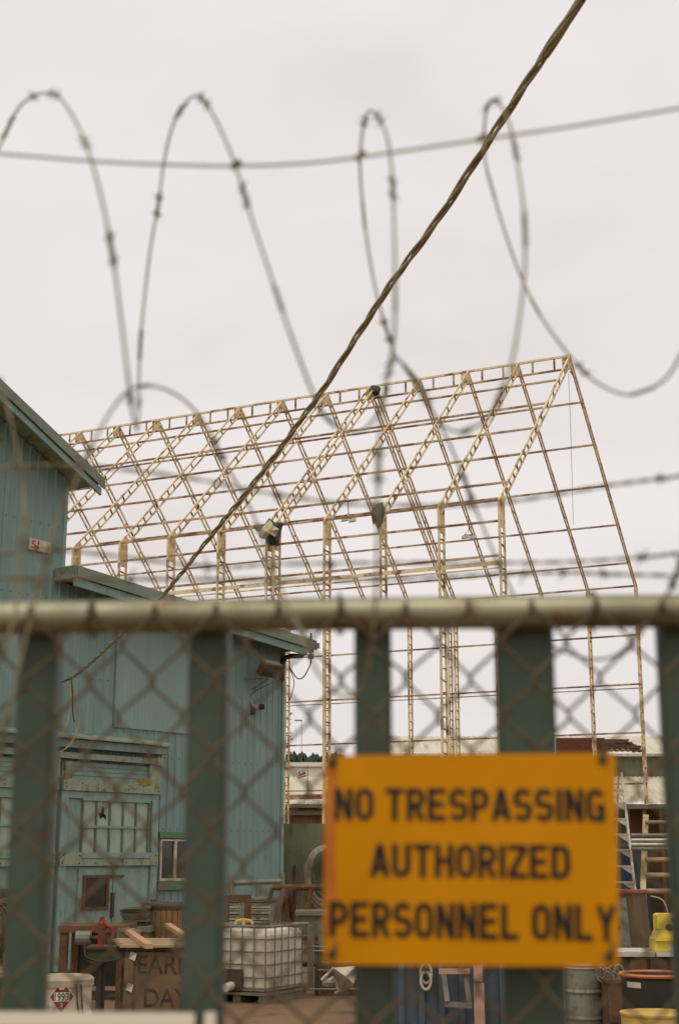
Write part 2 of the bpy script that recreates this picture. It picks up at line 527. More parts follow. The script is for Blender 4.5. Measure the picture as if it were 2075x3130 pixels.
def gothic(name, body, m, parent, x0, x1, y0, y1, warp, off):
    """line of stroked capitals filling x0..x1, y0 (top) .. y1 (bottom) in sign coordinates"""
    adv, total = [], 0
    for ch in body:
        wch = .26 if ch == ' ' else (SW if ch == 'I' else _W)
        adv.append(total)
        total += wch + (.0 if ch == ' ' else .075)
    total -= .075
    mb = MB()
    for ci, (ch, a) in enumerate(zip(body, adv)):
        if ch == ' ':
            continue
        for si, line in enumerate(GLYPH[ch]):
            n = len(line)
            L_, R_ = [], []
            for i, p in enumerate(line):
                p = Vector((p[0], p[1], 0))
                q0 = Vector((*line[max(i - 1, 0)], 0))
                q1 = Vector((*line[min(i + 1, n - 1)], 0))
                t_ = (q1 - q0)
                t_ = t_.normalized() if t_.length > 1e-6 else Vector((1, 0, 0))
                nn = Vector((-t_.y, t_.x, 0)) * _h
                L_.append(p + nn)
                R_.append(p - nn)
            # subdivide long straights so that they follow the bowed plate
            vs, fs = [], []
            for i in range(n):
                vs += [L_[i], R_[i]]
            fs = [(2 * i, 2 * i + 1, 2 * i + 3, 2 * i + 2) for i in range(n - 1)]
            out = []
            for v in vs:
                px_ = x0 + (x1 - x0) * (a + v.x) / total
                py_ = y1 + (y0 - y1) * min(1, max(0, v.y))
                out.append(warp(px_, py_, off + .00015 * si))
            mb.add(out, fs)
    return mb.build(name, m, parent)


# ------------------------------------------------------------------ ground
gm = MB()
N = 24
gm.sheet(lambda a, b: Vector(((a - .5) * 1600, -200 + b * 1800, 0)), N, N)
g = gm.build('ground', M_ground)
g['kind'] = 'structure'

# ================================================================== skeleton of the big shed
PHI = math.radians(153.74)
LV = Vector((math.cos(PHI), math.sin(PHI), 0))            # along the ridge, away to the left
VV = Vector((LV.y, -LV.x, 0))                             # across, front to rear
B0 = Vector((6.11, 53.01, 0))
BAY, WID = 2.5, 20.34
ZE, ZR = 13.244 + CAM_Z, 22.40 + CAM_Z
UP = Vector((0, 0, 1))


def sp(k, v, z):
    return B0 + LV * (BAY * k) + VV * (WID * v) + UP * z


shed = thing('steel_shed_frame', 'bare cream and rust steel skeleton of a tall gabled shed behind the blue building', 'steel frame', B0)
WEBME = MB().box((-.028, -.03, -.135), (.028, .03, .135)).mesh('web_plate')
WEBME.materials.append(M_rung)
web_rest = MB()
NFR = 13
DOUBLE = 4


def member(name, p, q, inn, webs, individual, chord=.066, plate=None, DEP=.30):
    """two chords from p to q, the second shifted by inn*DEP, with web plates at the fractions webs"""
    t = (q - p).normalized()
    m = MB()
    m.beam(p, q, chord, chord * 1.15, up=inn)
    m.beam(p + inn * DEP, q + inn * DEP, chord, chord, up=inn)
    o = m.build(name, M_cream, shed)
    side = t.cross(inn).normalized()
    for a in webs:
        c = p.lerp(q, a) + inn * (DEP / 2)
        tilt = random.uniform(-.12, .12)
        ez = (inn + t * tilt).normalized()
        ex = side.cross(ez) * -1
        Mx = frame(c, ex, side, ez) @ Matrix.Diagonal((1, 1, DEP / .27, 1))
        if individual:
            inst('web_plate', WEBME, o, Mx)
        else:
            web_rest.box((-.028, -.03, -.135), (.028, .03, .135), Mx)
    if plate:
        for (a, b) in plate:
            pa, pb = p.lerp(q, a), p.lerp(q, b)
            g_ = MB()
            g_.prism([pa + inn * .01, pb + inn * .01, pb + inn * (DEP + .01), pa + inn * (DEP + .01)], side * .03)
            g_.build('gusset_plate', M_cream, o)
    return o


for k in range(NFR):
    near = k in (0, 1, 2, 3, 4, 5)
    offs = [0.0] if k != DOUBLE else [-.17, .17]
    for dk in offs:
        kk = k + dk / BAY
        for sgn, v in ((1, 0.0), (-1, 1.0)):
            eave, apex, foot = sp(kk, v, ZE), sp(kk, .5, ZR), sp(kk, v, 0)
            sl = (eave - apex).normalized()
            inn = (VV * sgn - UP * 0)
            nin = sl.cross(LV).normalized()
            if nin.z > 0:
                nin = -nin
            webs = [.10 + .088 * i for i in range(6)] + [.60 + .046 * i for i in range(8)]
            member('rafter', apex, eave, nin, webs, near and (sgn == 1 or k < 4), plate=[(0.0, .055), (.955, .995)] if k % 2 == 0 or sgn == 1 else [(0, .055)])
            zs = [1 - (1.25 + .46 * i) / ZE for i in range(30)]
            member('post', foot, eave, inn, zs, k < 3 and sgn == 1, plate=[(1 - 1.0 / ZE, 1.0)], DEP=.52 if sgn == 1 else .42, chord=.08)
web_rest = web_rest.build('web_plate_mass', M_rung, shed)
web_rest['kind'] = 'stuff'
kA, kB = -.02, NFR - 1
for v in (0.0, 1.0):
    for a in (.178, .354, .53, .703, .878, .985):
        p0, p1 = sp(kA, .5, ZR).lerp(sp(kA, v, ZE), a), sp(kB, .5, ZR).lerp(sp(kB, v, ZE), a)
        MB().beam(p0 - UP * .09, p1 - UP * .09, .07, .085).build('purlin', M_purlin, shed)
for v, zz in ((0, 12.45), (0, 10.82), (0, 11.1), (1, 12.45), (1, 10.8), (1, 8.32), (1, 5.91), (1, 3.42)):
    m = MB()
    z = zz + CAM_Z
    th_ = .085 if zz != 10.82 else .15
    s_ = .05 if v == 0 else -.05
    m.beam(sp(kA, v, z) + VV * s_, sp(kB, v, z) + VV * s_, .06, th_)
    if zz in (10.82, 8.32):
        m.beam(sp(kA, v, z - .2) + VV * s_, sp(kB, v, z - .2) + VV * s_, .05, .05)
    m.build('girt', M_purlin if zz != 10.82 else M_cream, shed)
MB().beam(sp(4, 1, 3.1 + CAM_Z), sp(kB, 1, 3.1 + CAM_Z), .12, .26).build('girt', M_purlin, shed)
for dz, w_ in ((0.0, .10), (-.62, .08)):
    MB().beam(sp(kA, .5, ZR + dz), sp(kB, .5, ZR + dz), .08, w_).build('ridge_chord', M_purlin if dz else M_cream, shed)
for k in range(NFR - 1):
    for a in (.30, .72):
        MB().beam(sp(k + a, .5, ZR - .62), sp(k + a, .5, ZR), .05, .09, up=LV).build('ridge_strut', M_rung, shed)
    m = MB()
    c = sp(k + .085, .5, ZR - .31)
    m.obox(c, LV * .16, VV * .02, UP * .30)
    gp = m.build('splice_plate', M_cream, shed)
    for (i, j) in ((-1, -1), (-1, 0), (-1, 1), (1, -1), (1, 0), (1, 1)):
        cc = c + LV * .09 * i + UP * .2 * j - VV * .03
        MB().obox(cc, LV * .018, VV * .015, UP * .018).build('bolt', M_darkmetal, gp)
# flange brace near the gable corner and loose rope
MB().beam(sp(0, .5, ZR - .75), sp(0, .56, ZR - .95), .05, .05).build('corner_brace', M_rung, shed)
rp_ = [at(1312, 862, 62), at(1316, 960, 62), at(1320, 1090, 62), at(1323, 1212, 62)]
tag(MB().tube(spline(rp_, 5), .011, 5).build('rope', M_greywood, base=rp_[-1]), 'thin rope hanging from the near gable peak of the steel shed', 'rope')


# tarps that are still caught on the frame
def rag(name, label, pix, Y, bulge, m, fold=.25, cat='tarp'):
    """crumpled cloth with the outline pix, draped over steel at distance Y"""
    cx = sum(p[0] for p in pix) / len(pix)
    cy = sum(p[1] for p in pix) / len(pix)
    rings = [1.0, .82, .6, .36, .14]
    n = 40
    per = []
    tot = [math.dist(pix[i], pix[(i + 1) % len(pix)]) for i in range(len(pix))]
    L_ = sum(tot)
    for j in range(n):
        d = L_ * j / n
        i = 0
        while d > tot[i] and i < len(pix) - 1:
            d -= tot[i]
            i += 1
        a, b = pix[i], pix[(i + 1) % len(pix)]
        t = d / tot[i]
        per.append((a[0] + (b[0] - a[0]) * t, a[1] + (b[1] - a[1]) * t))
    rnd = random.Random(hash(label) % 1000 if False else len(label) * 7 + len(pix))
    ph = [rnd.uniform(0, 6.28) for _ in range(4)]
    vs = []
    for r in rings:
        for j, (x, y) in enumerate(per):
            px, py = cx + (x - cx) * r, cy + (y - cy) * r
            a = 2 * math.pi * j / n
            dep = -bulge * (1 - r ** 2) + fold * .35 * r * (math.sin(3 * a + ph[0]) + .6 * math.sin(7 * a + ph[1]) * r) + fold * .15 * math.sin(px * .35 + ph[2])
            vs.append(at(px, py, Y + dep))
    fs = []
    for i in range(len(rings) - 1):
        for j in range(n):
            fs.append((i * n + j, i * n + (j + 1) % n, (i + 1) * n + (j + 1) % n, (i + 1) * n + j))
    fs.append(tuple((len(rings) - 1) * n + j for j in range(n)))
    mb = MB()
    mb.add(vs, fs)
    back = [v + Vector((0, .035, 0)) for v in vs]
    mb.add(back, [tuple(reversed(f)) for f in fs])
    o = mb.build(name, m, base=at(cx, cy, Y))
    return tag(o, label, cat)


k4e = sp(4, 0, ZE)
rag('tarp', 'dark torn tarp wrapped round the doubled frame knee beside pale cloth', [(585, 1213), (612, 1210), (622, 1196), (634, 1206), (655, 1207), (650, 1225), (643, 1262), (618, 1255), (608, 1235), (590, 1224)], k4e.y - .25, .35, M_tarp)
rag('torn_cloth', 'pale torn cloth hanging over the dark tarp on the frame knee', [(596, 1232), (606, 1218), (624, 1200), (632, 1214), (645, 1222), (636, 1240), (622, 1234), (612, 1246), (600, 1242)], k4e.y - .75, .25, M_cloth, cat='cloth')
rag('tarp', 'dark cloth bag tied over a single frame knee, pointed at its lower corner', [(858, 1178), (868, 1164), (884, 1160), (888, 1180), (885, 1206), (874, 1222), (866, 1206), (862, 1214), (858, 1196)], sp(2, 0, ZE).y - .25, .4, M_tarp)
rag('tarp', 'dark scrap of tarp caught on the ridge above the doubled frame', [(853, 898), (858, 890), (870, 890), (880, 896), (877, 908), (868, 916), (857, 914)], sp(4, .5, ZR).y - .3, .3, M_tarp)


def hang_lamp(label, x, y, Y, ytop):
    c = at(x, y, Y)
    t = thing('hanging_lamp', label, 'lamp', c, 'work lamps hung inside the steel shed')
    for s_ in (-1, 1):
        m = MB()
        m.obox(c + Vector((s_ * .17, 0, -.02 * s_)), Vector((.16, 0, .03)), Vector((0, .12, 0)), Vector((0, 0, .06)))
        m.build('lamp_head', M_alu, t)
    MB().box((c.x - .2, c.y - .05, c.z + .06), (c.x + .15, c.y + .05, c.z + .13)).build('ballast_box', M_grey, t)
    top = at(x - 2, ytop, Y)
    MB().tube([c + Vector((0, 0, .3)), top], .02, 6).build('chain', M_darkmetal, t)
    m = MB()
    m.tube([c + Vector((-.28, 0, .05)), c + Vector((0, 0, .32))], .012, 5)
    m.tube([c + Vector((.28, 0, .05)), c + Vector((0, 0, .32))], .012, 5)
    m.build('sling', M_darkmetal, t)


hang_lamp('small twin work lamp hung on a chain near the front posts, lower one', 1083, 1241, 62, 1200)
hang_lamp('small twin work lamp hung close under a purlin beside the cloth bag', 805, 1201, 62, 1150)

# ================================================================== blue building
AZ = math.radians(37.2)
EV = Vector((math.sin(AZ), math.cos(AZ), 0))              # along the front wall, away to the right
NV = Vector((math.cos(AZ), -math.sin(AZ), 0))             # out of the front wall, towards the yard
WO = at(265, 1975, 28.0)
WO = Vector((WO.x, WO.y, 0))


def wall_sz(x, y, d=0.0):
    o = WO + NV * d
    r = ray(x, y)
    t = (o - CAM).dot(NV) / r.dot(NV)
    p = CAM + r * t
    return (p - o).dot(EV), p.z


def wp(s, z, d=0.0):
    return WO + EV * s + NV * d + UP * z


def wbox(mb, s0, s1, z0, z1, d0, d1):
    return mb.obox(wp((s0 + s1) / 2, (z0 + z1) / 2, (d0 + d1) / 2), EV * (s1 - s0) / 2, NV * (d1 - d0) / 2, UP * (z1 - z0) / 2)


def r6(x, y, d=0.0):
    return wall_sz(*crop(x, y, 0, 2150, 2.45), d)


bld = thing('blue_workshop', 'weathered pale blue workshop with ribbed siding and a sliding barn door', 'building', wp(0, 0))
OH = .6
ra0, ra1 = wall_sz(0, 877, OH), wall_sz(239, 1106, OH)
rs = (ra1[1] - ra0[1]) / (ra1[0] - ra0[0])
lb0, lb1 = wall_sz(177, 1307, OH), wall_sz(728, 1481, OH)
ls = (lb1[1] - lb0[1]) / (lb1[0] - lb0[0])
S_MAIN = wall_sz(150, 1200)[0]
S_R = wall_sz(653, 1700)[0]
S_L = ra0[0] - 5.0
rake = lambda s: ra0[1] + rs * (s - ra0[0])
lean = lambda s: lb0[1] + ls * (s - lb0[0])
RT = .20


def topz(s):
    return (rake(s) if s < S_MAIN else lean(s)) - RT


# ribbed sheets: each a part of its own
sheet_w = .82
s = S_L
i = 0
nails = MB()
while s < S_R - .01:
    e = min(s + sheet_w, S_R)
    if s < S_MAIN < e:
        e = S_MAIN
    prof = []
    n_r = max(1, int(round((e - s) / .205)))
    pw = (e - s) / n_r
    for j in range(n_r):
        a = s + j * pw
        prof += [(a, 0.0), (a + pw * .66, 0.0), (a + pw * .74, .022), (a + pw * .9, .022)]
        for hz in (1.2, 2.6, 4.0, 5.4, 6.8, 8.2, 9.6):
            if hz < topz(a) - .3 and random.random() < .9:
                wbox(nails, a + pw * .3 - .008, a + pw * .3 + .008, hz - .012, hz + .012, .001, .012)
    prof.append((e, 0.0))
    dj = random.uniform(0, .008)
    vs, fs = [], []
    for (a, d) in prof:
        vs += [wp(a, 0.0, d + dj), wp(a, topz(min(a, e - 1e-4) if e == S_MAIN else a + 1e-4), d + dj)]
    for j in range(len(prof) - 1):
        fs.append((2 * j, 2 * j + 2, 2 * j + 3, 2 * j + 1))
    MB().add(vs, fs).build('siding_sheet', M_siding, bld)
    s = e
    i += 1
nl = nails.build('nail_head', M_darkmetal, bld)
nl['kind'] = 'stuff'
# body behind the siding (other walls)
BD = 14.0
m = MB()
m.prism([wp(S_L, 0, -.03), wp(S_MAIN, 0, -.03), wp(S_MAIN, rake(S_MAIN) - RT, -.03), wp(S_L, rake(S_L) - RT, -.03)], NV * -BD)
m.prism([wp(S_MAIN + .01, 0, -.03), wp(S_R, 0, -.03), wp(S_R, lean(S_R) - RT, -.03), wp(S_MAIN + .01, lean(S_MAIN) - RT, -.03)], NV * -BD)
m.build('rear_wall', M_siding, bld)
# corner flashing
m = MB()
wbox(m, S_R - .06, S_R + .02, 0, lean(S_R) - RT, .005, .04)
m.build('corner_trim', M_patch, bld)
m = MB()
wbox(m, S_MAIN - .05, S_MAIN + .03, lean(S_MAIN) + .05, rake(S_MAIN) - RT - .02, .008, .045)
m.build('corner_trim', M_patch, bld)


def roof_slab(name, s0, s1, fz, th, m_, d0, d1):
    mb = MB()
    mb.prism([wp(s0, fz(s0), d1), wp(s1, fz(s1), d1), wp(s1, fz(s1) - th, d1), wp(s0, fz(s0) - th, d1)], NV * (d0 - d1))
    return mb.build(name, m_, bld)


S_RK = ra1[0]
rf = roof_slab('roof', S_L, S_RK, rake, .10, M_fascia, -BD - .4, OH)
roof_slab('soffit', S_L, S_RK - .1, lambda q: rake(q) - .11, .05, M_woodtrim, -BD, OH - .07)
m = MB()
m.prism([wp(S_L, rake(S_L) + .015, OH + .03), wp(S_RK + .03, rake(S_RK + .03) + .015, OH + .03), wp(S_RK + .03, rake(S_RK + .03) - .19, OH + .03), wp(S_L, rake(S_L) - .19, OH + .03)], NV * -.028)
m.build('fascia_board', M_fascia, rf)
m = MB()
m.prism([wp(S_L, rake(S_L) - .20, OH - .01), wp(S_RK - .02, rake(S_RK) - .20, OH - .01), wp(S_RK - .02, rake(S_RK) - .33, OH - .01), wp(S_L, rake(S_L) - .33, OH - .01)], NV * -.05)
m.build('barge_board', M_bluewood, rf)
S_LE = lb1[0]
S_LT = S_MAIN - .18
rf2 = roof_slab('roof', S_LT, S_LE, lean, .09, M_fascia, -BD, OH)
m = MB()
m.prism([wp(S_LT, lean(S_LT) + .012, OH + .03), wp(S_LE + .03, lean(S_LE + .03) + .012, OH + .03), wp(S_LE + .03, lean(S_LE + .03) - .20, OH + .03), wp(S_LT, lean(S_LT) - .20, OH + .03)], NV * -.028)
m.prism([wp(S_LT - .02, lean(S_LT) + .012, OH + .03), wp(S_LT - .02, lean(S_LT) - .22, OH + .03), wp(S_LT - .02, lean(S_LT) - .22, 0.05), wp(S_LT - .02, lean(S_LT) + .012, 0.05)], EV * -.025)
m.build('fascia_board', M_fascia, rf2)
m = MB()
m.prism([wp(S_LT, lean(S_LT) - .21, OH - .02), wp(S_LE - .25, lean(S_LE - .25) - .21, OH - .02), wp(S_LE - .25, lean(S_LE - .25) - .37, OH - .02), wp(S_LT, lean(S_LT) - .37, OH - .02)], NV * -.06)
m.build('barge_board', M_bluewood, rf2)
m = MB()
m.prism([wp(S_LT, lean(S_LT) - .10, OH - .09), wp(S_LE - .05, lean(S_LE - .05) - .10, OH - .09), wp(S_LE - .05, lean(S_LE - .05) - .14, OH - .09), wp(S_LT, lean(S_LT) - .14, OH - .09)], NV * -(OH - .12))
m.build('soffit', M_darkmetal, rf2)
# gutter lip at the low end
m = MB()
m.beam(wp(S_LE + .06, lean(S_LE) - .1, OH + .05), wp(S_LE + .06, lean(S_LE) - .1, -4), .09, .12)
m.build('gutter', M_grey, rf2)

# patched sheet high on the wall
p0 = wall_sz(*crop(562, 235, 0, 1800, 1.568))
p1 = wall_sz(*crop(1000, 705, 0, 1800, 1.568))
sA, sB = p0[0], p1[0]
zA = wall_sz(*crop(560, 664, 0, 1800, 1.568))[1]
zT = lean(sB) - RT - .12
vs, fs = [], []
nn = 26
for j in range(nn + 1):
    a = sA + (sB - sA) * j / nn
    for d, q in ((.04, 0), (.052, .45), (.04, .6)):
        if j == nn and q:
            continue
        b = a + (sB - sA) / nn * q
        vs += [wp(b, zA, d), wp(b, min(zT + .9, lean(b) - RT - .05), d)]
for j in range(len(vs) // 2 - 1):
    fs.append((2 * j, 2 * j + 2, 2 * j + 3, 2 * j + 1))
pt = MB().add(vs, fs)
wbox(pt, sA - .03, sA, zA, lean(sA) - RT - .05, .002, .05)
pt.build('patch_sheet', M_patch, bld)

# sliding door: track cover, hanger beam and two leaves
sT0, sT1 = S_L + .5, r6(1280, 330, .3)[0]
zt0, zt1 = r6(1280, 385, .3)[1], r6(1280, 328, .3)[1]
tr = MB()
wbox(tr, sT0, sT1, zt0, zt1, .03, .26)
tr = tr.build('track_cover', M_bluewood, bld)
m = MB()
m.prism([wp(sT0, zt1 + .01, .36), wp(sT1 + .02, zt1 + .01, .36), wp(sT1 + .02, zt1 + .11, .03), wp(sT0, zt1 + .11, .03)], UP * .03)
m.build('flashing', M_woodtrim, tr)
zh0, zh1 = r6(1100, 450, .2)[1], r6(1100, 408, .2)[1]
m = MB()
wbox(m, sT0, r6(1235, 440, .2)[0], zh0, zh1, .03, .19)
m.build('hanger_beam', M_woodtrim, tr)
m = MB()
wbox(m, r6(1172, 440, .2)[0] + .02, sT1 - .1, zh0 - .03, zh1 + .02, .03, .22)
hb = m.build('end_block', M_woodtrim, tr)


def leaf(s0, s1, name, broken):
    w_ = s1 - s0
    zt = zh0 - .05
    L_ = MB()
    wbox(L_, s0, s1, .06, zt, .04, .075)
    lf = L_.build('sliding_door', M_bluewood, bld, label=name)
    g6 = lambda y: r6(1100, y, .1)[1]
    z1_, z2_ = g6(603), g6(678)            # cross rail
    zw0, zw1 = g6(1125), g6(742)           # window
    zl = g6(1212)
    # boards of the top field
    nb = 4
    for j in range(nb):
        a, b = z1_ + (zt - z1_) * j / nb, z1_ + (zt - z1_) * (j + 1) / nb
        mm = MB()
        wbox(mm, s0 + .005, s1 - .005, a + .006, b - .006, .075, .09 + .004 * (j % 2))
        mm.build('board', M_bluewood, lf)
    def piece(nm, a, b, c, d, e0, e1, mt):
        mm = MB()
        wbox(mm, a, b, c, d, e0, e1)
        return mm.build(nm, mt, lf)
    sw = .17
    piece('stile', s0, s0 + sw, .06, z2_, .076, .125, M_bluewood)
    piece('stile', s1 - sw, s1, .06, z2_, .076, .126, M_bluewood)
    piece('stile', s1 - .30, s1 + .02, z1_ + .02, zt + .16, .095, .15, M_woodtrim)
    piece('stile', s0 + .04, s0 + .22, z1_ + .02, zt, .095, .14, M_woodtrim)
    piece('cross_rail', s0 - .01, s1 + .01, z2_, z1_ + .02, .098, .16, M_woodtrim)
    piece('cross_rail', s0, s1, zl, zl + .24, .098, .15, M_woodtrim)
    piece('cross_rail', s0 + sw, s1 - sw, zw1 + .03, z2_ - .01, .076, .12, M_bluewood)
    bz = [z1_ - .06, z2_ + .06, zl + .05, zl + .19]
    for z in bz:
        for j in range(7):
            q = s0 + .06 + (w_ - .12) * j / 6
            mm = MB()
            wbox(mm, q - .010, q + .010, z - .010, z + .010, .148, .168)
            mm.build('bolt', M_darkmetal, lf)
    # glazed sash: 5 x 2 painted panes
    f0, f1 = s0 + w_ * .215, s1 - w_ * .10
    piece('sill', f0 - .03, f1 + .03, zw0 - .08, zw0 - .01, .1, .17, M_bluewood)
    nc = 5
    cw = (f1 - f0) / nc
    zm = (zw0 + zw1) / 2
    for c in range(nc):
        for r_ in range(2):
            a, b = f0 + c * cw + .02, f0 + (c + 1) * cw - .02
            c0, d0 = (zw0 + .015, zm - .02) if r_ == 0 else (zm + .02, zw1 - .015)
            if broken and r_ == 1 and c == 1:
                # a jagged hole: strips of glass left round a black sheet painted as the shaded inside
                hole = [(.30, .30), (.16, .52), (.40, .58), (.44, .82), (.66, .66), (.60, .52), (.78, .44), (.80, .24), (.58, .36)]
                outer = [(0, 0), (0, .5), (0, 1), (.45, 1), (1, 1), (1, .5), (1, 0), (.8, 0), (.5, 0)]
                hole = [(.30, .28), (.18, .5), (.36, .56), (.46, .84), (.66, .68), (.60, .52), (.80, .42), (.80, .24), (.56, .36)]
                n_ = len(hole)
                P = lambda h, d: wp(a + (b - a) * h[0], c0 + (d0 - c0) * h[1], d)
                vs_ = [P(h, .088) for h in outer] + [P(h, .088) for h in hole]
                mm = MB().add(vs_, [(j, (j + 1) % n_, n_ + (j + 1) % n_, n_ + j) for j in range(n_)])
                mm.build('pane', M_pane, lf, label='broken pane with a jagged dark hole')
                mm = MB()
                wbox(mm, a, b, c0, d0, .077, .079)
                mm.build('gap_shade', M_dark, lf)
            else:
                mm = MB()
                tl = random.uniform(-.004, .004)
                wbox(mm, a, b, c0, d0, .078, .088 + tl)
                mm.build('pane', M_pane, lf)
    for c in range(nc + 1):
        q = f0 + c * cw
        piece('muntin', q - .017, q + .017, zw0, zw1, .08, .118, M_muntin)
    piece('muntin', f0, f1, zm - .022, zm + .022, .081, .121, M_bluewood)
    piece('muntin', f0 - .03, f1 + .03, zw1 - .01, zw1 + .035, .081, .135, M_bluewood)
    return lf, zl


sD0, sD1 = r6(452, 900, .1)[0], r6(1180, 900, .1)[0]
lf, zl = leaf(sD0, sD1, 'door leaf with a broken pane and a small wicket door', True)
wd2 = sD1 - sD0
leaf(sD0 - wd2 - .12, sD0 - .12, 'second door leaf, mostly behind the gate bar', False)
# wicket door with its own window
a0, a1 = r6(585, 1400, .1)[0], r6(838, 1400, .1)[0]
ztop = r6(700, 1238, .1)[1]
wk = MB()
wbox(wk, a0, a1, .15, ztop, .078, .112)
wk = wk.build('wicket_door', M_bluewood, lf)
b0, b1 = r6(615, 1400, .1)[0], r6(806, 1400, .1)[0]
y0_, y1_ = r6(700, 1545, .1)[1], r6(700, 1285, .1)[1]
bld_w = MB()
wbox(bld_w, b0 + .04, b1 - .04, y0_ + .04, y1_ - .04, .100, .118)
bld_w.build('window_pane', M_glass, lf)
m = MB()
for (u0, u1, v0, v1) in ((b0, b1, y0_, y0_ + .05), (b0, b1, y1_ - .05, y1_), (b0, b0 + .05, y0_ + .05, y1_ - .05), (b1 - .05, b1, y0_ + .05, y1_ - .05)):
    wbox(m, u0, u1, v0, v1, .113, .15)
m.build('window_frame', mat('rusty_frame', (0.16, 0.085, 0.035), (0.1, 0.055, 0.025), rough=.85, scale=12), lf)
m = MB()
wbox(m, a0 + .05, a1 - .05, .3, y0_ - .12, .113, .125)
m.build('panel', M_bluewood, lf)
m = MB()
wbox(m, a1 - .16, a1 + .28, ztop - .16, ztop - .12, .113, .14)
m.build('hinge', M_darkmetal, lf)
m = MB()
wbox(m, a1 - .03, a1 + .03, y0_ - .15, y0_ + .3, .113, .16)
m.build('hinge', M_darkmetal, lf)
c0_, c1_ = r6(850, 1400, .1)[0], r6(1105, 1400, .1)[0]
m = MB()
wbox(m, c0_, c1_, .15, ztop, .078, .098)
m.build('panel', M_bluewood, lf)
for z in (1.0, 1.12, 1.24):
    for q in (sD1 - .13, sD1 - .05):
        m = MB()
        wbox(m, q - .02, q + .02, z - .02, z + .02, .125, .145)
        m.build('bolt', M_darkmetal, lf)
# yellow sticker left on the cross rail
e0, e1 = r6(1045, 590, .16)[0], r6(1135, 590, .16)[0]
m = MB()
wbox(m, e0, e1, r6(1090, 612, .16)[1], r6(1090, 565, .16)[1], .165, .17)
m.build('sticker', mat('old_sticker', (0.30, 0.24, 0.06), (.2, .15, .04), rough=.8, scale=20), lf)
# side window
w0, w1 = r6(1182, 1170)[0], r6(1182, 1170)[0] + 1.55
z0_, z1_ = r6(1290, 1328)[1], r6(1290, 1018)[1]
win = MB()
wbox(win, w0, w1, z0_, z1_, .025, .04)
win = win.build('window', M_glass, bld)
m = MB()
sm = r6(1295, 1170)[0]
for (u0, u1, v0, v1) in ((w0, w1, z0_, z0_ + .05), (w0, w1, z1_ - .035, z1_), (w0, w0 + .04, z0_ + .05, z1_ - .035), (w1 - .04, w1, z0_ + .05, z1_ - .035), (sm - .03, sm + .03, z0_ + .05, z1_ - .035)):
    wbox(m, u0, u1, v0, v1, .042, .08)
m.build('frame', M_white, win)
m = MB()
wbox(m, w0 - .05, w1 + .05, z0_ - .17, z0_ - .01, .03, .1)
m.build('sill', M_green, win)
m = MB()
wbox(m, w0 - .05, w1 + .05, z1_ + .02, z1_ + .14, .03, .1)
m.build('lintel', M_green, win)

# number board high on the gable
n0, n1 = wall_sz(*crop(265, 200, 0, 1600, 3.136)), wall_sz(*crop(468, 260, 0, 1600, 3.136))
zt_, zb_ = wall_sz(*crop(265, 140, 0, 1600, 3.136))[1], wall_sz(*crop(265, 250, 0, 1600, 3.136))[1]
nb_ = thing('number_board', 'small white board with a faded red 5 on the blue gable wall', 'sign', wp(n0[0], zb_, .05))
m = MB()
wbox(m, n0[0], n1[0], zb_, zt_, .035, .06)
m.build('board', M_white, nb_)
hh = zt_ - zb_
lettering('lettering', '5', M_redink, nb_, wp(n0[0] + .05, zb_ + hh * .16, .0625), EV * (n1[0] - n0[0]) * .2, UP * hh * .68, bold=.02)
m = MB()
for (a, b, r_) in ((.33, .22, .05), (.40, .30, .03), (.42, .72, .03), (.88, .3, .025), (.9, .5, .02)):
    q, z = n0[0] + (n1[0] - n0[0]) * a, zb_ + hh * b
    wbox(m, q - r_ * .7, q + r_ * .7, z - r_, z + r_, .061, .064)
m.build('faded_digit', M_redink, nb_)

# flood light, camera and conduit by the corner of the lean-to
def r3(x, y, d=0.0):
    return wall_sz(*crop(x, y, 600, 1900, 3.4087), d)


fl_s, fl_z = r3(760, 500, .45)
ft = thing('flood_light', 'brown box flood light on a bracket near the corner of the blue wall', 'lamp', wp(fl_s, fl_z, .3))
cX = wp(fl_s, fl_z, .45)
tiltn = (NV * .8 - UP * .6).normalized()
tup = (UP * .8 + NV * .6).normalized()
m = MB()
m.obox(cX, EV * .27, tiltn * .08, tup * .15)
m.build('housing', M_rustmetal, ft)
MB().obox(cX + tiltn * .085, EV * .22, tiltn * .008, tup * .115).build('lens', M_glass, ft)
MB().obox(cX + tup * .165 - tiltn * .02, EV * .28, tiltn * .09, tup * .015).build('visor', M_grey, ft)
m = MB()
m.tube([cX - UP * .2, wp(fl_s - .1, fl_z - .42, .05)], .02, 6)
m.tube([cX - UP * .2, wp(fl_s - .35, fl_z - .2, .05)], .018, 6)
m.build('bracket', M_grey, ft)
MB().tube(spline([cX - UP * .18 + EV * .2, cX - UP * .3 + EV * .05, wp(fl_s - .1, fl_z - .5, .05), wp(fl_s - .12, fl_z - .8, .04), wp(r3(615, 860)[0], r3(615, 860)[1], .04)], 5), .009, 5).build('cord', M_darkmetal, ft)
cs, cz = r3(645, 888, .1)
ct = thing('security_camera', 'small white and black bullet camera on the blue wall under the flood light', 'camera', wp(cs, cz, .05))
m = MB()
m.tube([wp(cs - .1, cz, .03), wp(cs - .02, cz, .14)], .06, 10)
m.build('body', M_white, ct)
m = MB()
m.tube([wp(cs - .02, cz, .14), wp(cs + .07, cz + .0, .2)], .062, 10)
m.build('hood', M_blackp, ct)
MB().obox(wp(cs - .12, cz - .09, .05), EV * .03, NV * .04, UP * .08).build('mount', M_darkmetal, ct)
pz = r3(900, 370)[1]
pt_ = thing('service_conduit', 'black bent conduit under the eave at the corner of the blue lean-to', 'pipe', wp(S_R, pz, .1))
